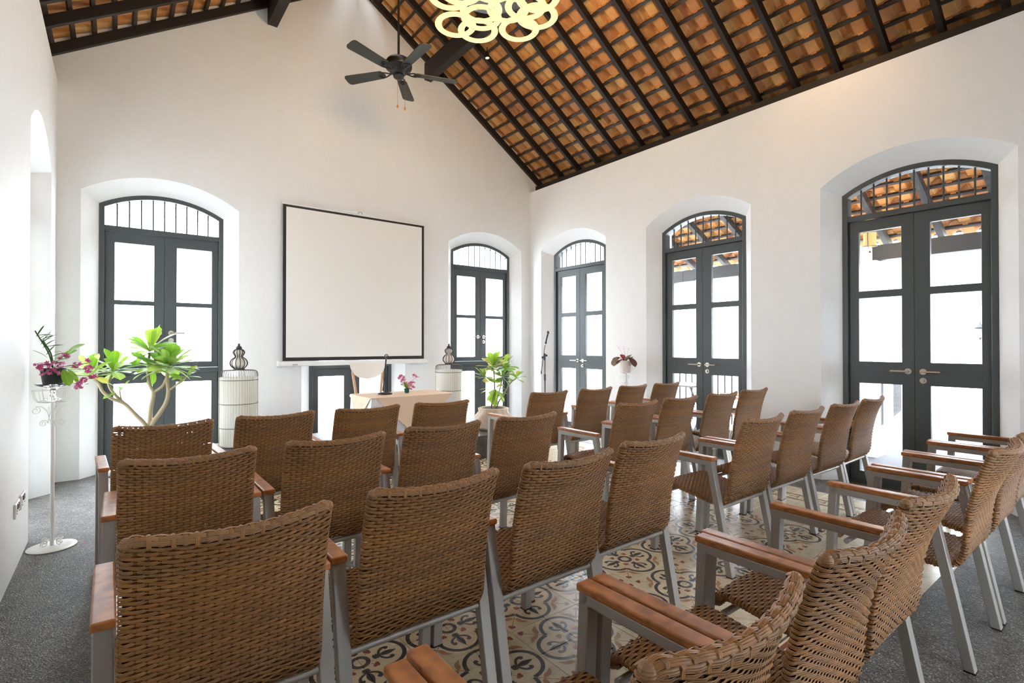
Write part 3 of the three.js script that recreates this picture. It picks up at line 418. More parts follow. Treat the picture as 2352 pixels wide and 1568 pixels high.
// ---------- stage, table and what stands on them ----------
const ST_Y = 0.265;
const stage = part('stage_platform', uvMetres(prep(rb(3.75, ST_Y, 1.35, 2.95, ST_Y / 2, 0.975, 0.006)), 1.6), carpet, scene); tag(stage, 'low stage platform covered in grey carpet under the table', 'platform');
{
  const X = 2.985, Z = 1.24, TY = 0.755, w = 0.97, d = 0.57, h = TY - ST_Y;
  const tb = thing('low_table', 'low rectangular table hidden under layered cloths on the stage', 'table', [X, ST_Y, Z]);
  part('table_top', bx(w - 0.02, 0.025, d - 0.02, 0, h - 0.0155, 0), white, tb); for (const a of [-1, 1]) for (const b of [-1, 1]) part('leg', bx(0.04, h - 0.03, 0.04, a * (w / 2 - 0.05), (h - 0.03) / 2, b * (d / 2 - 0.05)), white, tb);
  // white under-cloth: flared skirt with soft folds
  const per = []; const N = 160; for (let i = 0; i < N; i++) { const u = i / N * 4, k = Math.floor(u), f = u - k; per.push(k === 0 ? [-w / 2 + w * f, d / 2] : k === 1 ? [w / 2, d / 2 - d * f] : k === 2 ? [w / 2 - w * f, -d / 2] : [-w / 2, -d / 2 + d * f]); }
  const pos = [], idx = [], R = 7; for (let j = 0; j <= R; j++) for (let i = 0; i <= N; i++) { const [px, pz] = per[i % N], fl = j / R, fold = 1 + fl * (0.05 + 0.028 * Math.sin(i * 0.62 + 1)); pos.push(px * fold, -fl * (h - 0.004), pz * fold); }
  for (let j = 0; j < R; j++) for (let i = 0; i < N; i++) { const a = j * (N + 1) + i, b = a + N + 1; idx.push(a, b, a + 1, a + 1, b, b + 1); }
  const sk = new THREE.BufferGeometry(); sk.setAttribute('position', new THREE.Float32BufferAttribute(pos, 3)); sk.setIndex(idx); sk.computeVertexNormals();
  const uc = part('tablecloth', [sk, bx(w, 0.004, d, 0, 0, 0)], M('#e9e9ee', 0.85, { side: THREE.DoubleSide }), scene); uc.position.set(X, TY, Z); tag(uc, 'white floor-length cloth under the tan overlay on the table', 'tablecloth');
  // tan overlay: top sheet and pointed drops on every side
  const tri = (a, b, tip) => { const g = new THREE.BufferGeometry(), n = 14, p = [], ix = []; for (let j = 0; j <= n; j++) for (let i = 0; i <= n; i++) { const u = i / n, v = j / n, q = V(...a).lerp(V(...b), u).lerp(V(...tip), v); const o = 0.012 * Math.sin(u * 9 + v * 2) * v * (1 - v) * 2; p.push(q.x + (a[0] === b[0] ? o : 0), q.y, q.z + (a[2] === b[2] ? o : 0)); } for (let j = 0; j < n; j++) for (let i = 0; i < n; i++) { const k = j * (n + 1) + i; ix.push(k, k + n + 1, k + 1, k + 1, k + n + 1, k + n + 2); } g.setAttribute('position', new THREE.Float32BufferAttribute(p, 3)); g.setIndex(ix); g.computeVertexNormals(); return g; };
  const a = w / 2 + 0.004, b = d / 2 + 0.004, f = 0.055;
  const ov = part('table_overlay', [bx(2 * a, 0.003, 2 * b, 0, 0.004, 0), tri([-a + 0.05, 0.003, b], [a - 0.03, 0.003, b], [0.0, -0.43, b + f]), tri([a, 0.003, b - 0.02], [a, 0.003, -b + 0.02], [a + f, -0.3, 0]), tri([a - 0.03, 0.003, -b], [-a + 0.03, 0.003, -b], [0, -0.42, -b - f]), tri([-a, 0.003, -b + 0.02], [-a, 0.003, b - 0.02], [-a - f, -0.3, 0])], M('#e9cdb2', 0.8, { side: THREE.DoubleSide }), scene); ov.position.set(X, TY + 0.001, Z); tag(ov, 'tan pointed overlay cloth draped across the white tablecloth', 'tablecloth');
  const DY = TY + 0.0065;
  const mic = thing('desk_microphone_stand', 'black desk microphone stand with boom and empty clip on table', 'microphone stand', [2.79, DY, 1.2]);
  part('base', lathe([[0.001, 0.022], [0.05, 0.021], [0.075, 0.014], [0.078, 0.004], [0.076, 0], [0.001, 0]], 36), blackPl, mic); part('pole', cyl(0.009, 0.009, 0.28, 0.005, 0.16, 0, 12), blackPl, mic);
  part('boom', [rod([-0.03, 0.04, 0], [0.01, 0.28, 0], 0.006), cyl(0.013, 0.013, 0.05, 0, 0.26, 0, 12), tube([[0, 0.28, 0], [0.005, 0.33, 0], [0.01, 0.38, 0]], 0.008, 10, 8)], blackPl, mic); part('clamp_knob', [ball(0.013, 0.03, 0.3, 0, 10), rod([0, 0.3, 0], [0.03, 0.3, 0], 0.005)], blackPl, mic); part('clip', [new THREE.TorusGeometry(0.02, 0.006, 8, 18, 5).translate(0.015, 0.415, 0), cyl(0.008, 0.008, 0.03, 0.01, 0.39, 0, 10)], M('#55555a', 0.35, { metalness: 0.4 }), mic);
  const vs = thing('flower_vase', 'small teal glass vase of pink orchids on the table', 'vase', [3.05, DY, 1.2]);
  part('vase_glass', lathe([[0.001, 0], [0.022, 0.001], [0.026, 0.02], [0.03, 0.05], [0.027, 0.05], [0.022, 0.02], [0.001, 0.008]], 24), M('#0f6e62', 0.1, { transmission: 0.5, thickness: 0.02 }), vs);
  bouquet(vs, 0.045, [[-0.06, 0.13, 0], [0.0, 0.11, 0.02], [0.07, 0.1, 0.0], [0.11, 0.17, 0.01], [-0.05, 0.17, -0.01], [0.03, 0.06, 0.03]], 6, 0.02);
  const vl = leafGeo2(0.1, 0.042, 0.02); for (const [ry, tl] of [[2.6, 0.9], [0.4, 0.8], [3.4, 1.3]]) { const l = part('leaf', vl, leafMats[0], vs); l.position.set(0, 0.04, 0); l.rotation.set(0, ry, tl, 'YZX'); }
}
{ // scoop-backed chair behind the table
  const t = thing('scoop_chair', 'white scoop-backed chair with pale wooden legs behind the table', 'chair', [2.89, ST_Y + 0.002, 0.46]);
  const pos = [], idx = [], n = 24, m = 10; for (let j = 0; j <= m; j++) for (let i = 0; i <= n; i++) { const v = j / m, hw = 0.225 * Math.sqrt(Math.max(0.0004, 1 - Math.pow(1 - v, 2.2))), x = hw * (i / n * 2 - 1); pos.push(x, 0.62 + 0.2 * v, 0.0 - 0.035 * v + 0.9 * x * x); }
  for (let j = 0; j < m; j++) for (let i = 0; i < n; i++) { const a = j * (n + 1) + i; idx.push(a, a + 1, a + n + 1, a + 1, a + n + 2, a + n + 1); }
  const g = new THREE.BufferGeometry(); g.setAttribute('position', new THREE.Float32BufferAttribute(pos, 3)); g.setIndex(idx); g.computeVertexNormals(); const g2 = g.clone().translate(0, 0, -0.014);
  part('backrest', [g, g2], M('#f5f0e8', 0.35, { side: THREE.DoubleSide }), t); part('seat', rb(0.46, 0.045, 0.4, 0, 0.43, 0.2, 0.02, 3), M('#f5f0e8', 0.4), t);
  const pw = M('#d9ab84', 0.5); for (const s of [-1, 1]) { part('back_post', bar([s * 0.15, 0.42, 0.03], [s * 0.19, 0.72, 0.0], 0.028, 0.022), pw, t); part('leg', bar([s * 0.2, 0.004, -0.01], [s * 0.15, 0.43, 0.04], 0.034, 0.034, 0.012), pw, t); part('leg', bar([s * 0.2, 0.004, 0.38], [s * 0.17, 0.43, 0.34], 0.034, 0.034, 0.012), pw, t); }
}
function cageLantern(x, z, label) {
  const t = thing('cage_lantern', label, 'lantern', [x, ST_Y, z], 0, 'cage lanterns on the stage'), R = 0.178, h = 0.77, wires = [], nW = 44;
  part('paper_shade', lathe([[0.001, 0.012], [R - 0.012, 0.012], [R - 0.01, 0.02], [R - 0.01, h - 0.06], [R - 0.013, h - 0.06], [R - 0.013, 0.02]], 48), M('#fbf9f2', 1.0, { transmission: 0.3, thickness: 0, side: THREE.DoubleSide }), t);
  const dome = []; for (let i = 0; i < nW; i++) { const a = i / nW * Math.PI * 2, c = Math.cos(a), s = Math.sin(a); wires.push(rod([c * R, 0.005, s * R], [c * R, h - 0.06, s * R], 0.0016, 4)); dome.push(tube([[c * R, h - 0.06, s * R], [c * R, h - 0.04, s * R], [c * R * 0.96, h - 0.008, s * R * 0.96], [c * R * 0.84, h + 0.006, s * R * 0.84], [c * R * 0.5, h + 0.01, s * R * 0.5], [c * 0.03, h + 0.012, s * 0.03]], 0.0016, 18, 4)); }
  part('lit_cage_wire', wires, M('#d8ccb6', 0.6), t); part('dome_wire', dome, M('#5a504a', 0.5), t);  // body wires coloured pale as if lit, dome wires left dark
  part('hoop', [0.006, 0.2, 0.44, h - 0.09].map(y => new THREE.TorusGeometry(R + 0.001, 0.003, 6, 48).rotateX(Math.PI / 2).translate(0, y, 0)), wireDark, t);
  part('collar', cyl(0.052, 0.056, 0.018, 0, h + 0.018, 0, 24), wireDark, t);
  const gr = []; for (let i = 0; i < 12; i++) { const a = i / 12 * Math.PI * 2, c = Math.cos(a), s = Math.sin(a); gr.push(tube([[0.045, 0.025], [0.075, 0.055], [0.082, 0.085], [0.066, 0.12], [0.035, 0.145], [0.042, 0.165], [0.055, 0.19], [0.042, 0.215], [0.02, 0.225]].map(([r, y]) => [c * r, h + y, s * r]), 0.0042, 26, 5)); }
  part('gourd_cage', gr, wireDark, t);
  part('gourd_liner', lathe([[0.04, 0.03], [0.066, 0.055], [0.072, 0.085], [0.056, 0.12], [0.028, 0.145], [0.034, 0.165], [0.045, 0.19], [0.03, 0.215]].map(([r, y]) => [r, h + y]), 24), M('#f3efe6', 0.8, { side: THREE.DoubleSide }), t);
  part('finial', lathe([[0.001, 0.22], [0.024, 0.222], [0.03, 0.236], [0.024, 0.25], [0.01, 0.262], [0.012, 0.272], [0.008, 0.282], [0.001, 0.284]].map(([r, y]) => [r, h + y]), 20), wireDark, t);
}
cageLantern(1.455, 0.6, 'tall white birdcage lantern between the large frangipani and the screen');
cageLantern(3.955, 0.6, 'tall white birdcage lantern beside the frangipani in a cloth sack');
{
  const t = thing('microphone_stand', 'black floor microphone stand with boom and microphone in the corner', 'microphone stand', [5.45, 0, 0.833]);
  part('base', lathe([[0.001, 0.02], [0.1, 0.018], [0.125, 0.01], [0.127, 0.002], [0.12, 0], [0.001, 0]], 32), blackPl, t); const pm = M('#4b3c3a', 0.4, { metalness: 0.4 });
  part('pole', [cyl(0.011, 0.011, 0.86, 0, 0.44, 0, 12), cyl(0.016, 0.016, 0.09, 0, 0.83, 0, 12), cyl(0.008, 0.008, 0.25, 0, 0.98, 0, 12)], pm, t);
  part('boom', [rod([0, 0.896, -0.083], [0, 1.305, 0.003], 0.0055), cyl(0.009, 0.009, 0.05, 0, 0.896, -0.083, 10)], pm, t); part('clutch', [cyl(0.014, 0.014, 0.1, 0, 1.13, -0.006, 12), ball(0.016, 0, 1.15, 0.035, 10), ball(0.018, 0, 1.12, -0.05, 10), rod([0, 1.15, 0], [0, 1.15, 0.035], 0.006), rod([0, 1.12, 0], [0, 1.12, -0.05], 0.006)], blackPl, t);
  const m = thing('microphone', 'dark handheld microphone clipped to the floor stand', 'microphone', [5.45, 1.31, 0.84]); part('clip', [cyl(0.012, 0.016, 0.05, 0, 0.04, 0.005, 12).rotateX(0.3)], blackPl, m); part('handle', cyl(0.016, 0.012, 0.12, 0, 0.1, 0, 14).rotateX(0.34), M('#3a3436', 0.4), m); part('grille', ball(0.026, 0, 0.178, 0.063, 14), M('#6a5f62', 0.35, { metalness: 0.6 }), m);
}
// ---------- plants ----------
function pottedPlant(name, label, pos, potH, potR, branches, tips, lg, potM, seedv, wrap) {
  const t = thing(name, label, 'plant', pos); const P = p => [p[0] - pos[0], p[1] - pos[1], p[2] - pos[2]];
  const prof = wrap ? [[0.001, 0.0], [potR * 1.2, 0.0], [potR * 1.32, potH * 0.12], [potR * 1.25, potH * 0.3], [potR * 1.32, potH * 0.55], [potR * 1.05, potH * 0.8], [potR * 1.12, potH * 0.97], [potR * 1.0, potH], [potR * 0.95, potH * 0.92], [0.001, potH * 0.9]] : [[0.001, 0], [potR * 0.8, 0], [potR * 0.95, potH * 0.5], [potR, potH * 0.97], [potR * 1.04, potH], [potR * 0.94, potH], [potR * 0.9, potH * 0.93], [0.001, potH * 0.92]];
  const pg = lathe(prof, 64); if (wrap) { const p = pg.attributes.position; for (let i = 0; i < p.count; i++) { const a = Math.atan2(p.getZ(i), p.getX(i)), y = p.getY(i) / potH, k = 1 + 0.09 * Math.sin(a * 6 + y * 5) * Math.sin(y * 3.1) + 0.06 * Math.sin(a * 15 - y * 9) * Math.sin(y * 3.1); p.setX(i, p.getX(i) * k); p.setZ(i, p.getZ(i) * k); } pg.computeVertexNormals(); }
  part('pot', pg, potM, t); part('soil', cyl(potR * 0.9, potR * 0.9, 0.01, 0, potH * 0.93, 0, 24), M('#4a3a2c', 0.95), t);
  for (const [pts, r0, r1] of branches) part('branch', taperTube(pts.map(P), r0, r1, 26, 8), barkM, t);
  let s0 = seedv; const R = () => { s0 = (s0 * 1664525 + 1013904223) >>> 0; return s0 / 4294967296; };
  for (const [tip, n, len, up] of tips) for (let i = 0; i < n; i++) {
    const l = part('leaf', lg[Math.floor(R() * lg.length)], leafMats[R() < 0.1 ? 2 : R() < 0.45 ? 1 : 0], t), a = i * 2.399 + R() * 0.5, el = up - 1.5 * (i / n) + (R() - 0.5) * 0.35, sc = len * (0.75 + 0.35 * R());
    l.position.set(...P(tip)); l.rotation.set((R() - 0.5) * 0.7, a, el, 'YZX'); l.scale.setScalar(sc); { let x = l.position.x + t.position.x + sc * Math.cos(a) * Math.cos(el); if (x < 0.04) l.rotation.y = a + Math.PI; } l.position.y -= 0.015 * (i / n);
  }
  return t;
}
const potCream = M('#f3e2cf', 0.85);
pottedPlant('potted_frangipani', 'large potted frangipani with pale forked trunks beside the orchid stand', [0.69, 0, 0.85], 0.5, 0.2, [
  [[[0.7, 0.46, 0.85], [0.701, 0.565, 0.86], [0.765, 0.678, 0.87], [0.814, 0.773, 0.88], [0.833, 0.871, 0.88], [0.823, 0.992, 0.88], [0.829, 1.1, 0.89]], 0.022, 0.013], [[[0.69, 0.46, 0.84], [0.695, 0.574, 0.83], [0.707, 0.741, 0.82], [0.725, 0.87, 0.81], [0.699, 0.938, 0.8], [0.683, 1.076, 0.79], [0.698, 1.235, 0.79]], 0.02, 0.011], [[[0.725, 0.87, 0.81], [0.79, 0.925, 0.83], [0.82, 1.0, 0.86]], 0.013, 0.011],
  [[[0.68, 0.46, 0.86], [0.669, 0.576, 0.87], [0.574, 0.713, 0.9], [0.513, 0.794, 0.92], [0.422, 0.849, 0.95], [0.363, 0.917, 0.96], [0.342, 0.974, 0.97], [0.29, 1.04, 0.98]], 0.02, 0.011], [[[0.513, 0.794, 0.92], [0.437, 0.894, 0.91], [0.407, 0.971, 0.9], [0.436, 1.07, 0.9]], 0.013, 0.01], [[[0.833, 0.883, 0.88], [0.913, 0.956, 0.91], [0.971, 1.018, 0.93]], 0.009, 0.007], [[[0.497, 0.81, 0.92], [0.485, 0.872, 0.94], [0.482, 0.915, 0.95]], 0.006, 0.005],
], [[[0.829, 1.11, 0.89], 40, 0.25, 1.25], [[0.698, 1.25, 0.79], 26, 0.24, 1.2], [[0.29, 1.05, 0.98], 18, 0.19, 1.3], [[0.436, 1.08, 0.9], 20, 0.22, 1.3], [[0.971, 1.02, 0.93], 7, 0.14, 1.0], [[0.482, 0.918, 0.95], 5, 0.12, 1.0], [[0.74, 1.1, 0.83], 20, 0.24, 0.9]], lgP, M('#e4ddd2', 0.7), 5, false);
pottedPlant('bagged_frangipani', 'small frangipani planted in a cream cloth sack on the stage', [4.18, ST_Y, 1.3], 0.262, 0.17, [
  [[[4.15, 0.48, 1.3], [4.158, 0.58, 1.3], [4.19, 0.75, 1.31], [4.196, 0.869, 1.3], [4.18, 1.02, 1.3]], 0.012, 0.008], [[[4.17, 0.48, 1.32], [4.175, 0.6, 1.33], [4.183, 0.75, 1.34]], 0.011, 0.009], [[[4.23, 0.48, 1.3], [4.254, 0.574, 1.3], [4.372, 0.692, 1.28], [4.466, 0.81, 1.27], [4.57, 0.868, 1.26]], 0.012, 0.007], [[[4.21, 0.48, 1.28], [4.26, 0.62, 1.27], [4.32, 0.78, 1.26], [4.34, 0.895, 1.26]], 0.011, 0.007], [[[4.196, 0.85, 1.3], [4.11, 0.88, 1.32], [4.04, 0.915, 1.33]], 0.007, 0.006], [[[4.33, 0.82, 1.26], [4.38, 0.92, 1.24], [4.405, 1.01, 1.23]], 0.008, 0.006],
], [[[4.178, 1.035, 1.3], 22, 0.22, 1.3], [[4.183, 0.765, 1.34], 14, 0.2, 0.3], [[4.032, 0.917, 1.33], 14, 0.18, 1.0], [[4.335, 0.905, 1.26], 18, 0.2, 1.0], [[4.575, 0.875, 1.26], 12, 0.15, 1.0], [[4.405, 1.02, 1.23], 16, 0.19, 1.1]], lgP, potCream, 17, true);
// ---------- flower stands ----------
function scroll(cx, cy, r, dir, turns = 1.6) { const p = []; for (let i = 0; i <= 26; i++) { const a = i / 26 * turns * 6.283, q = r * (1 - 0.75 * i / 26); p.push([cx + dir * q * Math.cos(a), cy + q * Math.sin(a), 0]); } return p; }
function flowerStand(label, pos, hp, rb0) {
  const t = thing('flower_stand', label, 'plant stand', pos, 0.3);
  part('base', lathe([[0.001, 0.012], [0.1, 0.011], [0.125, 0.006], [0.127, 0], [0.001, 0]], 40), whiteGloss, t); part('pole', cyl(0.011, 0.011, hp, 0, hp / 2 + 0.005, 0, 14), whiteGloss, t);
  for (let k = 0; k < 4; k++) { const a = k * Math.PI / 2; part('scroll', [tube([[0.012, hp - 0.12, 0], [0.03, hp - 0.05, 0], [0.06, hp - 0.02, 0], ...scroll(0.082, hp - 0.045, 0.028, 1).slice(4)], 0.0022, 60, 5), tube([[0.012, hp - 0.06, 0], [0.02, hp - 0.11, 0], ...scroll(0.045, hp - 0.13, 0.022, -1).slice(0)], 0.0022, 50, 5)].map(g => g.rotateY(a)), whiteGloss, t); part('foot_scroll', tube([[0.02, 0.05, 0], ...scroll(0.05, 0.035, 0.024, 1)], 0.0022, 40, 5).rotateY(a + 0.5), whiteGloss, t); }
  part('basket_ring', [[rb0, hp + 0.085], [rb0 * 0.75, hp + 0.01]].map(([r, y]) => new THREE.TorusGeometry(r, 0.0024, 6, 40).rotateX(Math.PI / 2).translate(0, y, 0)), whiteGloss, t);
  const rw = []; for (let k = 0; k < 10; k++) { const a = k * 0.6283, c = Math.cos(a), s = Math.sin(a); rw.push(tube([[c * rb0, hp + 0.085, s * rb0], [c * rb0 * 0.93, hp + 0.045, s * rb0 * 0.93], [c * rb0 * 0.75, hp + 0.01, s * rb0 * 0.75], [0, hp + 0.002, 0]], 0.002, 14, 5)); } part('basket_wire', rw, whiteGloss, t);
  return t;
}
flowerStand('white scrolled iron flower stand by the wall sockets', [0.135, 0, 2.06], 0.93, 0.102);
{
  const o = [0.135, 0.945, 2.06], b = thing('glass_dish', 'clear glass pedestal dish in the basket of the stand by the sockets', 'bowl', o);
  part('dish', lathe([[0.001, 0], [0.045, 0.001], [0.05, 0.006], [0.02, 0.014], [0.014, 0.04], [0.016, 0.07], [0.04, 0.086], [0.08, 0.096], [0.092, 0.108], [0.088, 0.108], [0.078, 0.1], [0.001, 0.095]], 40), M('#ffffff', 0.02, { transmission: 1, thickness: 0.01, ior: 1.45 }), b);
  const t = thing('potted_orchid', 'pink orchids with dark green leaves in a small dark pot', 'orchid', [0.135, 1.042, 2.06]);
  part('pot', lathe([[0.001, 0], [0.05, 0], [0.066, 0.11], [0.06, 0.11], [0.046, 0.01], [0.001, 0.01]], 28), M('#20302c', 0.35), t);
  const ol = leafGeo2(1, 0.06, 0.25, 0.7), oh = leafGeo2(1, 0.34, 0.3, 0.55);
  part('moss', cyl(0.058, 0.055, 0.012, 0, 0.098, 0, 20), M('#4a5a2a', 0.95), t);
  const stem = (a, b, r) => part('flower_stem', tube([[0, 0.1, 0], [a[0], a[1], a[2]], b], r, 14, 6), darkLeaf, t);
  stem([-0.02, 0.2, 0], [-0.085, 0.35, 0.02], 0.004); stem([-0.01, 0.2, 0.0], [-0.05, 0.29, 0.01], 0.005);
  for (let i = 0; i < 22; i++) { const l = part('leaf', ol, darkLeaf, t), u = rnd(); l.position.set(-0.085 * u, 0.12 + 0.2 * u, 0.01); l.scale.setScalar(rr(0.08, 0.12)); l.rotation.set(rr(-1, 1), rr(-1.1, 1.1) + (i & 1 ? Math.PI : 0), rr(0.2, 1.3), 'YZX'); if (l.position.x < -0.05) { l.rotation.y = rr(-1, 1); } }
  for (const [x, y, z, ry, rz, s] of [[0.07, 0.2, 0.02, 0.2, 0.9, 0.11], [0.05, 0.1, 0.05, -0.9, -0.9, 0.11], [0.07, 0.1, 0.02, -0.2, -0.8, 0.1], [0.0, 0.14, 0.04, -0.6, 0.6, 0.09], [0.05, 0.18, -0.03, 0.6, 0.8, 0.09]]) { const l = part('leaf', oh, leafMats[0], t); l.position.set(x, y, z); l.rotation.set(0.3, ry, rz, 'YZX'); l.scale.setScalar(s); }
  bouquet(t, 0.1, [[-0.06, 0.13, 0.05], [-0.02, 0.14, 0.06], [0.03, 0.13, 0.06], [-0.03, 0.09, 0.075], [0.02, 0.09, 0.08], [0.12, 0.13, 0.04], [0.17, 0.1, 0.03], [0.2, 0.05, 0.03], [0.15, 0.02, 0.04], [0.18, 0.14, 0.02], [0.05, 0.19, 0.0], [0.13, 0.0, 0.06]], 9, 0.014);
}
flowerStand('white scrolled iron flower stand between two side doors', [5.69, 0, 2.15], 0.93, 0.085);
{
  const t = thing('potted_begonia', 'bronze-leaved begonia in a tapered white pot between two side doors', 'plant', [5.69, 0.945, 2.15]);
  part('pot', lathe([[0.001, 0], [0.055, 0], [0.078, 0.15], [0.083, 0.155], [0.076, 0.156], [0.052, 0.01], [0.001, 0.01]], 32), M('#efe4de', 0.55), t);
  part('soil', cyl(0.073, 0.07, 0.008, 0, 0.146, 0, 20), M('#4a3a2c', 0.95), t);
  const heart = leafGeo2(1, 0.52, 0.2, 0.45), bronze = M('#6e3a24', 0.5, { side: THREE.DoubleSide, map: veinTex }), silver = M('#d9c4bb', 0.5, { side: THREE.DoubleSide, map: veinTex }), scarlet = M('#b5261f', 0.45, { side: THREE.DoubleSide, map: veinTex });
  for (const [x, y, z, ry, rz, s, m] of [[-0.02, 0.2, 0.06, -1.35, -0.75, 0.15, bronze], [-0.05, 0.17, -0.02, 1.9, -0.5, 0.1, bronze], [-0.06, 0.2, -0.1, 1.6, -1.0, 0.13, silver], [-0.03, 0.2, -0.09, 1.5, -0.4, 0.11, scarlet], [-0.04, 0.15, 0.03, -1.7, 0.9, 0.13, silver], [-0.03, 0.17, -0.02, 1.0, 1.0, 0.09, scarlet], [-0.05, 0.16, 0.0, -2.6, 0.3, 0.1, bronze], [-0.04, 0.16, 0.04, -1.2, 0.6, 0.1, bronze]]) { const l = part('leaf', heart, m, t); l.position.set(x, y, z); l.rotation.set(0.2, ry, rz, 'YZX'); l.scale.setScalar(s); part('leaf_stalk', rod([0, 0.146, 0], [x, y, z], 0.0025, 5), scarlet, t); }
  for (let i = 0; i < 5; i++) { const e = [rr(-0.05, 0.0), rr(0.27, 0.36), rr(-0.14, 0.14)]; part('flower_stem', tube([[0, 0.15, 0], [e[0] * 0.5, 0.25, e[2] * 0.5], e], 0.0011, 10, 4), pinkM[1], t); for (let k = 0; k < 7; k++) { const f = part('flower', petalG, pinkM[1], t); f.scale.setScalar(0.007); f.position.set(e[0] + rr(-0.02, 0.02), e[1] + rr(-0.04, 0.02), e[2] + rr(-0.04, 0.04)); } }
}
// ---------- wall sockets ----------
for (const [z, l] of [[2.385, 'white double wall socket on the white wall, further from the flower stand'], [2.17, 'white double wall socket on the white wall, beside the flower stand']]) { const t = thing('wall_socket', l, 'socket', [0, 0.352, z], Math.PI / 2, 'sockets on the wall'); part('plate', rb(0.15, 0.085, 0.012, 0, 0, 0.006, 0.004), whiteGloss, t); for (const s of [-1, 1]) { part('switch_rocker', rb(0.022, 0.03, 0.006, s * 0.022, 0.02, 0.014, 0.002), M('#5a4038', 0.4), t); part('socket_holes', [bx(0.006, 0.012, 0.002, s * 0.045, -0.002, 0.0125), bx(0.01, 0.005, 0.002, s * 0.05, -0.018, 0.0125), bx(0.01, 0.005, 0.002, s * 0.038, -0.018, 0.0125)], blackPl, t); } }
{ const f = part('fallen_petal', petalG, pinkM[0], scene); f.scale.setScalar(0.012); f.position.set(0.3, 0.006, 2.1); tag(f, 'single pink petal fallen on the grey carpet', 'petal'); }

// ---------- veranda beyond the side doors ----------
const stone = M('#4e4e52', 0.9, { map: plasterTex }), paint = M('#f4f4f4', 0.7);
const gnd = structure('ground_outside', bx(90, 0.2, 90, 3, -0.62, 4), M('#d9d9d6', 0.95), 'pale paved ground outside the building', 'ground');
const vf = structure('veranda_floor', uvMetres(prep(bx(2.2, 0.5, 12, W + WT + 1.1, -0.27, 4))), stone, 'pale grey veranda paving outside the side doors', 'paving');
const wk = structure('walkway_floor', uvMetres(prep(bx(6.9, 0.5, 6, W + WT + 2.2 + 3.45, -0.275, 7.0))), stone, 'pale grey walkway paving running out from the veranda', 'paving');
const fw = structure('wall_far', [bx(0.3, 5, 10, 15.1, 2.2, 5.5), bx(0.05, 0.12, 10, 14.93, 2.4, 5.5), bx(0.06, 0.2, 10, 14.92, 0.06, 5.5)], paint, 'white wall at the far end of the walkway', 'wall');
const vr = thing('veranda_roof', 'lean-to veranda roof of terracotta tiles outside the side doors', 'roof', [0, 0, 0], 0, null, 'structure');
{
  const vx = W + WT, vy = 3.32, th = 0.46, mx = slopeFrame(null, vx, vy, 1, th), a0 = V(1, 0, 0).transformDirection(mx).z, put = g => g.applyMatrix4(mx), z0 = 1.15, z1 = 8.6, len = 2.05, greyWood = M('#2e2b2b', 0.5);
  for (let z = 1.26; z < z1; z += 0.52) part('rafter', put(rb(0.06, 0.09, len, a0 * z, 0.045, len / 2, 0.003, 1)), greyWood, vr);
  for (let k = 0; k < 10; k++) part('batten', put(bx(z1 - z0, 0.03, 0.034, a0 * (z0 + z1) / 2, 0.105, 0.1 + k * GAUGE)), greyWood, vr);
  part('light_block_deck', put(bx(z1 - z0, 0.02, len + 0.1, a0 * (z0 + z1) / 2, 0.26, len / 2)), greyWood, vr);  // same added light cover, unseen above the veranda tiles
  part('eave_beam', bx(0.12, 0.18, 9.3, 7.66, 2.4, 4.3 + 4.65), greyWood, vr); part('eave_beam', bx(0.12, 0.18, 2.94, 7.66, 2.4, 2.65), greyWood, vr);
  const vc = []; for (let k = 0; k < 10; k++) for (let z = 1.26; z < z1; z += 0.2) { const m = new THREE.Matrix4().makeTranslation(a0 * z, 0.12, 0.1 + k * GAUGE - 0.022).premultiply(mx), c = V(0, 0, 0.1).applyMatrix4(m); vc.push({ m, mat: Math.floor(rnd() * 4), seen: c.z > 1.6 && c.z < 6.2 ? inFrame(c) : 0 }); }
  vc.sort((a, b) => b.seen - a.seen); const rest = [[], [], [], []]; vc.forEach((c, i) => { if (i < 110 && c.seen) part('tile', tileGeo, terra[c.mat], vr).applyMatrix4(c.m); else rest[c.mat].push(tileGeo.clone().applyMatrix4(c.m)); }); rest.forEach((l, i) => { part('tile', mergeGeometries(l), terra[i], vr).userData.kind = 'stuff'; });
}
function column(x, z, label, h = 2.31) { const t = thing('veranda_column', label, 'column', [x, 0, z], 0, null, 'structure'); part('shaft', rb(0.26, h + 0.02, 0.26, 0, h / 2 - 0.02, 0, 0.01), paint, t); part('capital', [rb(0.36, 0.1, 0.36, 0, h - 0.06, 0, 0.01), rb(0.31, 0.06, 0.31, 0, h - 0.15, 0, 0.01)], paint, t); part('plinth', rb(0.34, 0.2, 0.34, 0, 0.08, 0, 0.01), paint, t); }
column(7.66, 4.2, 'square white veranda column where the walkway begins'); column(7.66, 1.35, 'square white veranda column at the end of the veranda');
function railing(x0, z0, x1, z1, label) { const d = Math.hypot(x1 - x0, z1 - z0), t = thing('balustrade', label, 'railing', [x0, 0, z0], Math.atan2(-(z1 - z0), x1 - x0)); part('top_rail', rb(d, 0.06, 0.08, d / 2, 0.93, 0, 0.01), paint, t); part('bottom_rail', rb(d, 0.12, 0.1, d / 2, 0.07, 0, 0.01), paint, t); const bg = cyl(0.012, 0.012, 0.78, 0, 0.52, 0, 8), bm = M('#3a3838', 0.5); for (let s = 0.12; s < d - 0.05; s += 0.11) part('baluster', bg, bm, t).position.x = s; for (const s of [0, d]) part('post', rb(0.16, 1.05, 0.16, s, 0.5, 0, 0.01), paint, t); }
railing(7.85, 4.1, 9.5, 3.86, 'white balustrade with thin bars starting at the veranda column'); railing(9.7, 3.83, 11.6, 3.52, 'white balustrade with thin bars further along the walkway'); railing(11.8, 3.5, 14.8, 3.2, 'white balustrade with thin bars ending at the far wall'); railing(7.66, 1.5, 7.66, 4.05, 'white balustrade with thin bars outside the middle side door');
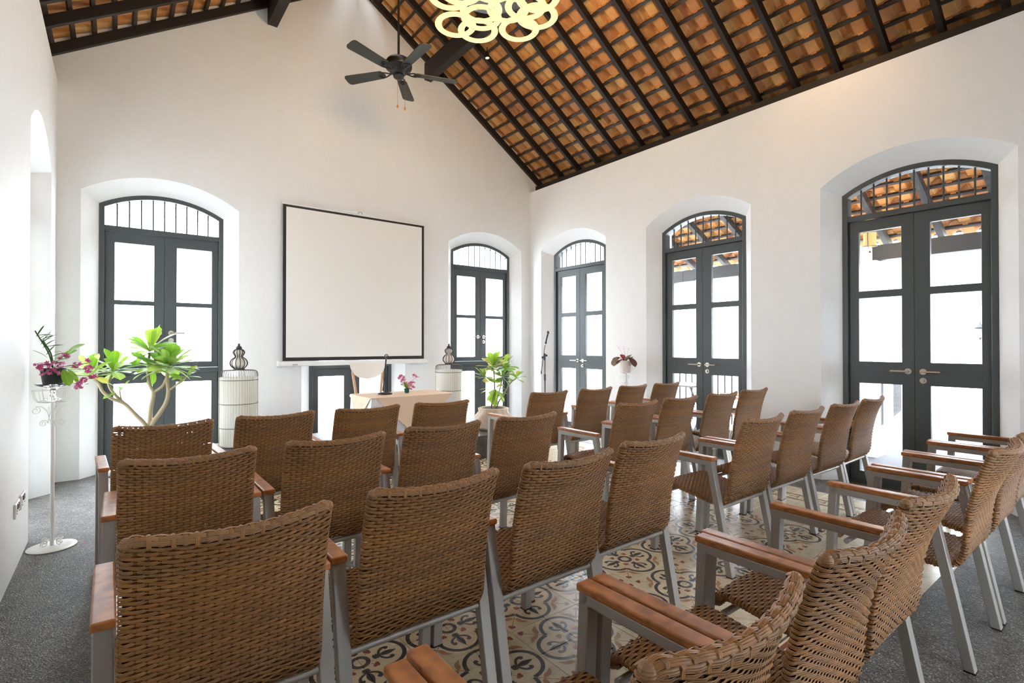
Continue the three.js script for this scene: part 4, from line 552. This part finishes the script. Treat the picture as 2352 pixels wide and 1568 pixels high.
{
  const t = thing('hanging_lantern', 'cylindrical cream lantern hanging from the veranda roof', 'lantern', [7.0, 2.46, 4.464]); part('shade', cyl(0.06, 0.06, 0.14, 0, 0, 0, 28), M('#a98a48', 0.7, { emissive: new THREE.Color().setRGB(1, 0.75, 0.35), emissiveIntensity: 0.15 }), t);
  part('frame', [new THREE.TorusGeometry(0.064, 0.004, 6, 28).rotateX(Math.PI / 2).translate(0, -0.075, 0), new THREE.TorusGeometry(0.064, 0.004, 6, 28).rotateX(Math.PI / 2).translate(0, 0.075, 0), tube([[-0.064, 0.1, 0], [-0.066, 0, 0], [-0.05, -0.09, 0], [0, -0.12, 0], [0.05, -0.09, 0], [0.066, 0, 0], [0.064, 0.1, 0]], 0.004, 24, 6), rod([0, 0.09, 0], [0, 0.5, 0], 0.003)], wireDark, t); part('drop', ball(0.014, 0, -0.135, 0, 10), wireDark, t);
  const l = new THREE.PointLight(new THREE.Color().setRGB(1, 0.75, 0.4), 0.3); l.position.set(7.0, 2.46, 4.464); l.castShadow = true; scene.add(l);
}
{
  const t = thing('wall_lantern', 'black carriage lantern on the far white wall', 'wall lamp', [14.7, 1.6, 4.05]); part('lantern_glass', lathe([[0.03, -0.14], [0.07, -0.09], [0.09, 0.04], [0.088, 0.04], [0.066, -0.09], [0.03, -0.135]], 12), M('#dfe4e2', 0.1, { transmission: 0.8, thickness: 0 }), t); part('roof_cap', lathe([[0.001, 0.2], [0.012, 0.19], [0.02, 0.13], [0.07, 0.09], [0.12, 0.045], [0.001, 0.04]], 12), blackPl, t); part('base_drop', lathe([[0.001, -0.2], [0.012, -0.18], [0.035, -0.14], [0.001, -0.135]], 12), blackPl, t); part('bracket', [rod([0, 0.06, 0], [0.25, 0.06, 0], 0.012), rb(0.02, 0.2, 0.1, 0.24, 0.05, 0)], blackPl, t);
}
{ // wooden armchair and trestle table on the veranda
  const t = thing('veranda_chair', 'reddish wooden armchair on the veranda behind the middle door', 'chair', [7.15, 0, 2.85], 0.4), wd = M('#c98f7a', 0.6); part('seat', rb(0.5, 0.04, 0.48, 0, 0.4, 0), wd, t); part('backrest', rb(0.5, 0.4, 0.03, 0, 0.62, -0.24).rotateX(-0.1), wd, t); for (const a of [-1, 1]) for (const b of [-1, 1]) part('leg', rb(0.05, 0.42, 0.05, a * 0.22, 0.2, b * 0.2), wd, t); for (const a of [-1, 1]) part('armrest', rb(0.06, 0.03, 0.48, a * 0.24, 0.6, 0), wd, t);
  const q = thing('folding_table', 'thin dark folding table on the veranda behind the middle door', 'table', [7.1, 0, 2.0], 0), dk = M('#5a5656', 0.5); part('table_top', rb(0.6, 0.025, 0.8, 0, 0.72, 0), dk, q); for (const b of [-1, 1]) { part('leg', rod([-0.25, 0, b * 0.35], [0.25, 0.71, b * 0.35], 0.012), dk, q); part('leg', rod([0.25, 0, b * 0.33], [-0.25, 0.71, b * 0.33], 0.012), dk, q); }
}
{ // pale neighbouring house seen through the window by the sack plant
  const t = thing('neighbour_house', 'pale distant house with louvred windows beyond the gable windows', 'building', [18, -0.5, -16]); const hm = M('#f2f2f2', 0.9); part('wall', bx(12, 6, 5, 0, 3, 0), hm, t); part('roof', new THREE.CylinderGeometry(0.1, 4.2, 2.2, 4, 1).rotateY(Math.PI / 4).scale(2.1, 1, 0.95).translate(0, 7.1, 0), M('#e6e4e0', 0.9), t); for (let k = 0; k < 5; k++) part('window', bx(0.9, 1.3, 0.06, -4.4 + k * 2.2, 4.2, 2.52), M('#c9ced2', 0.4), t);
}
scene.traverse(o => { if (o.isMesh) { o.castShadow = o.receiveShadow = true; } });
renderer.render(scene, camera);
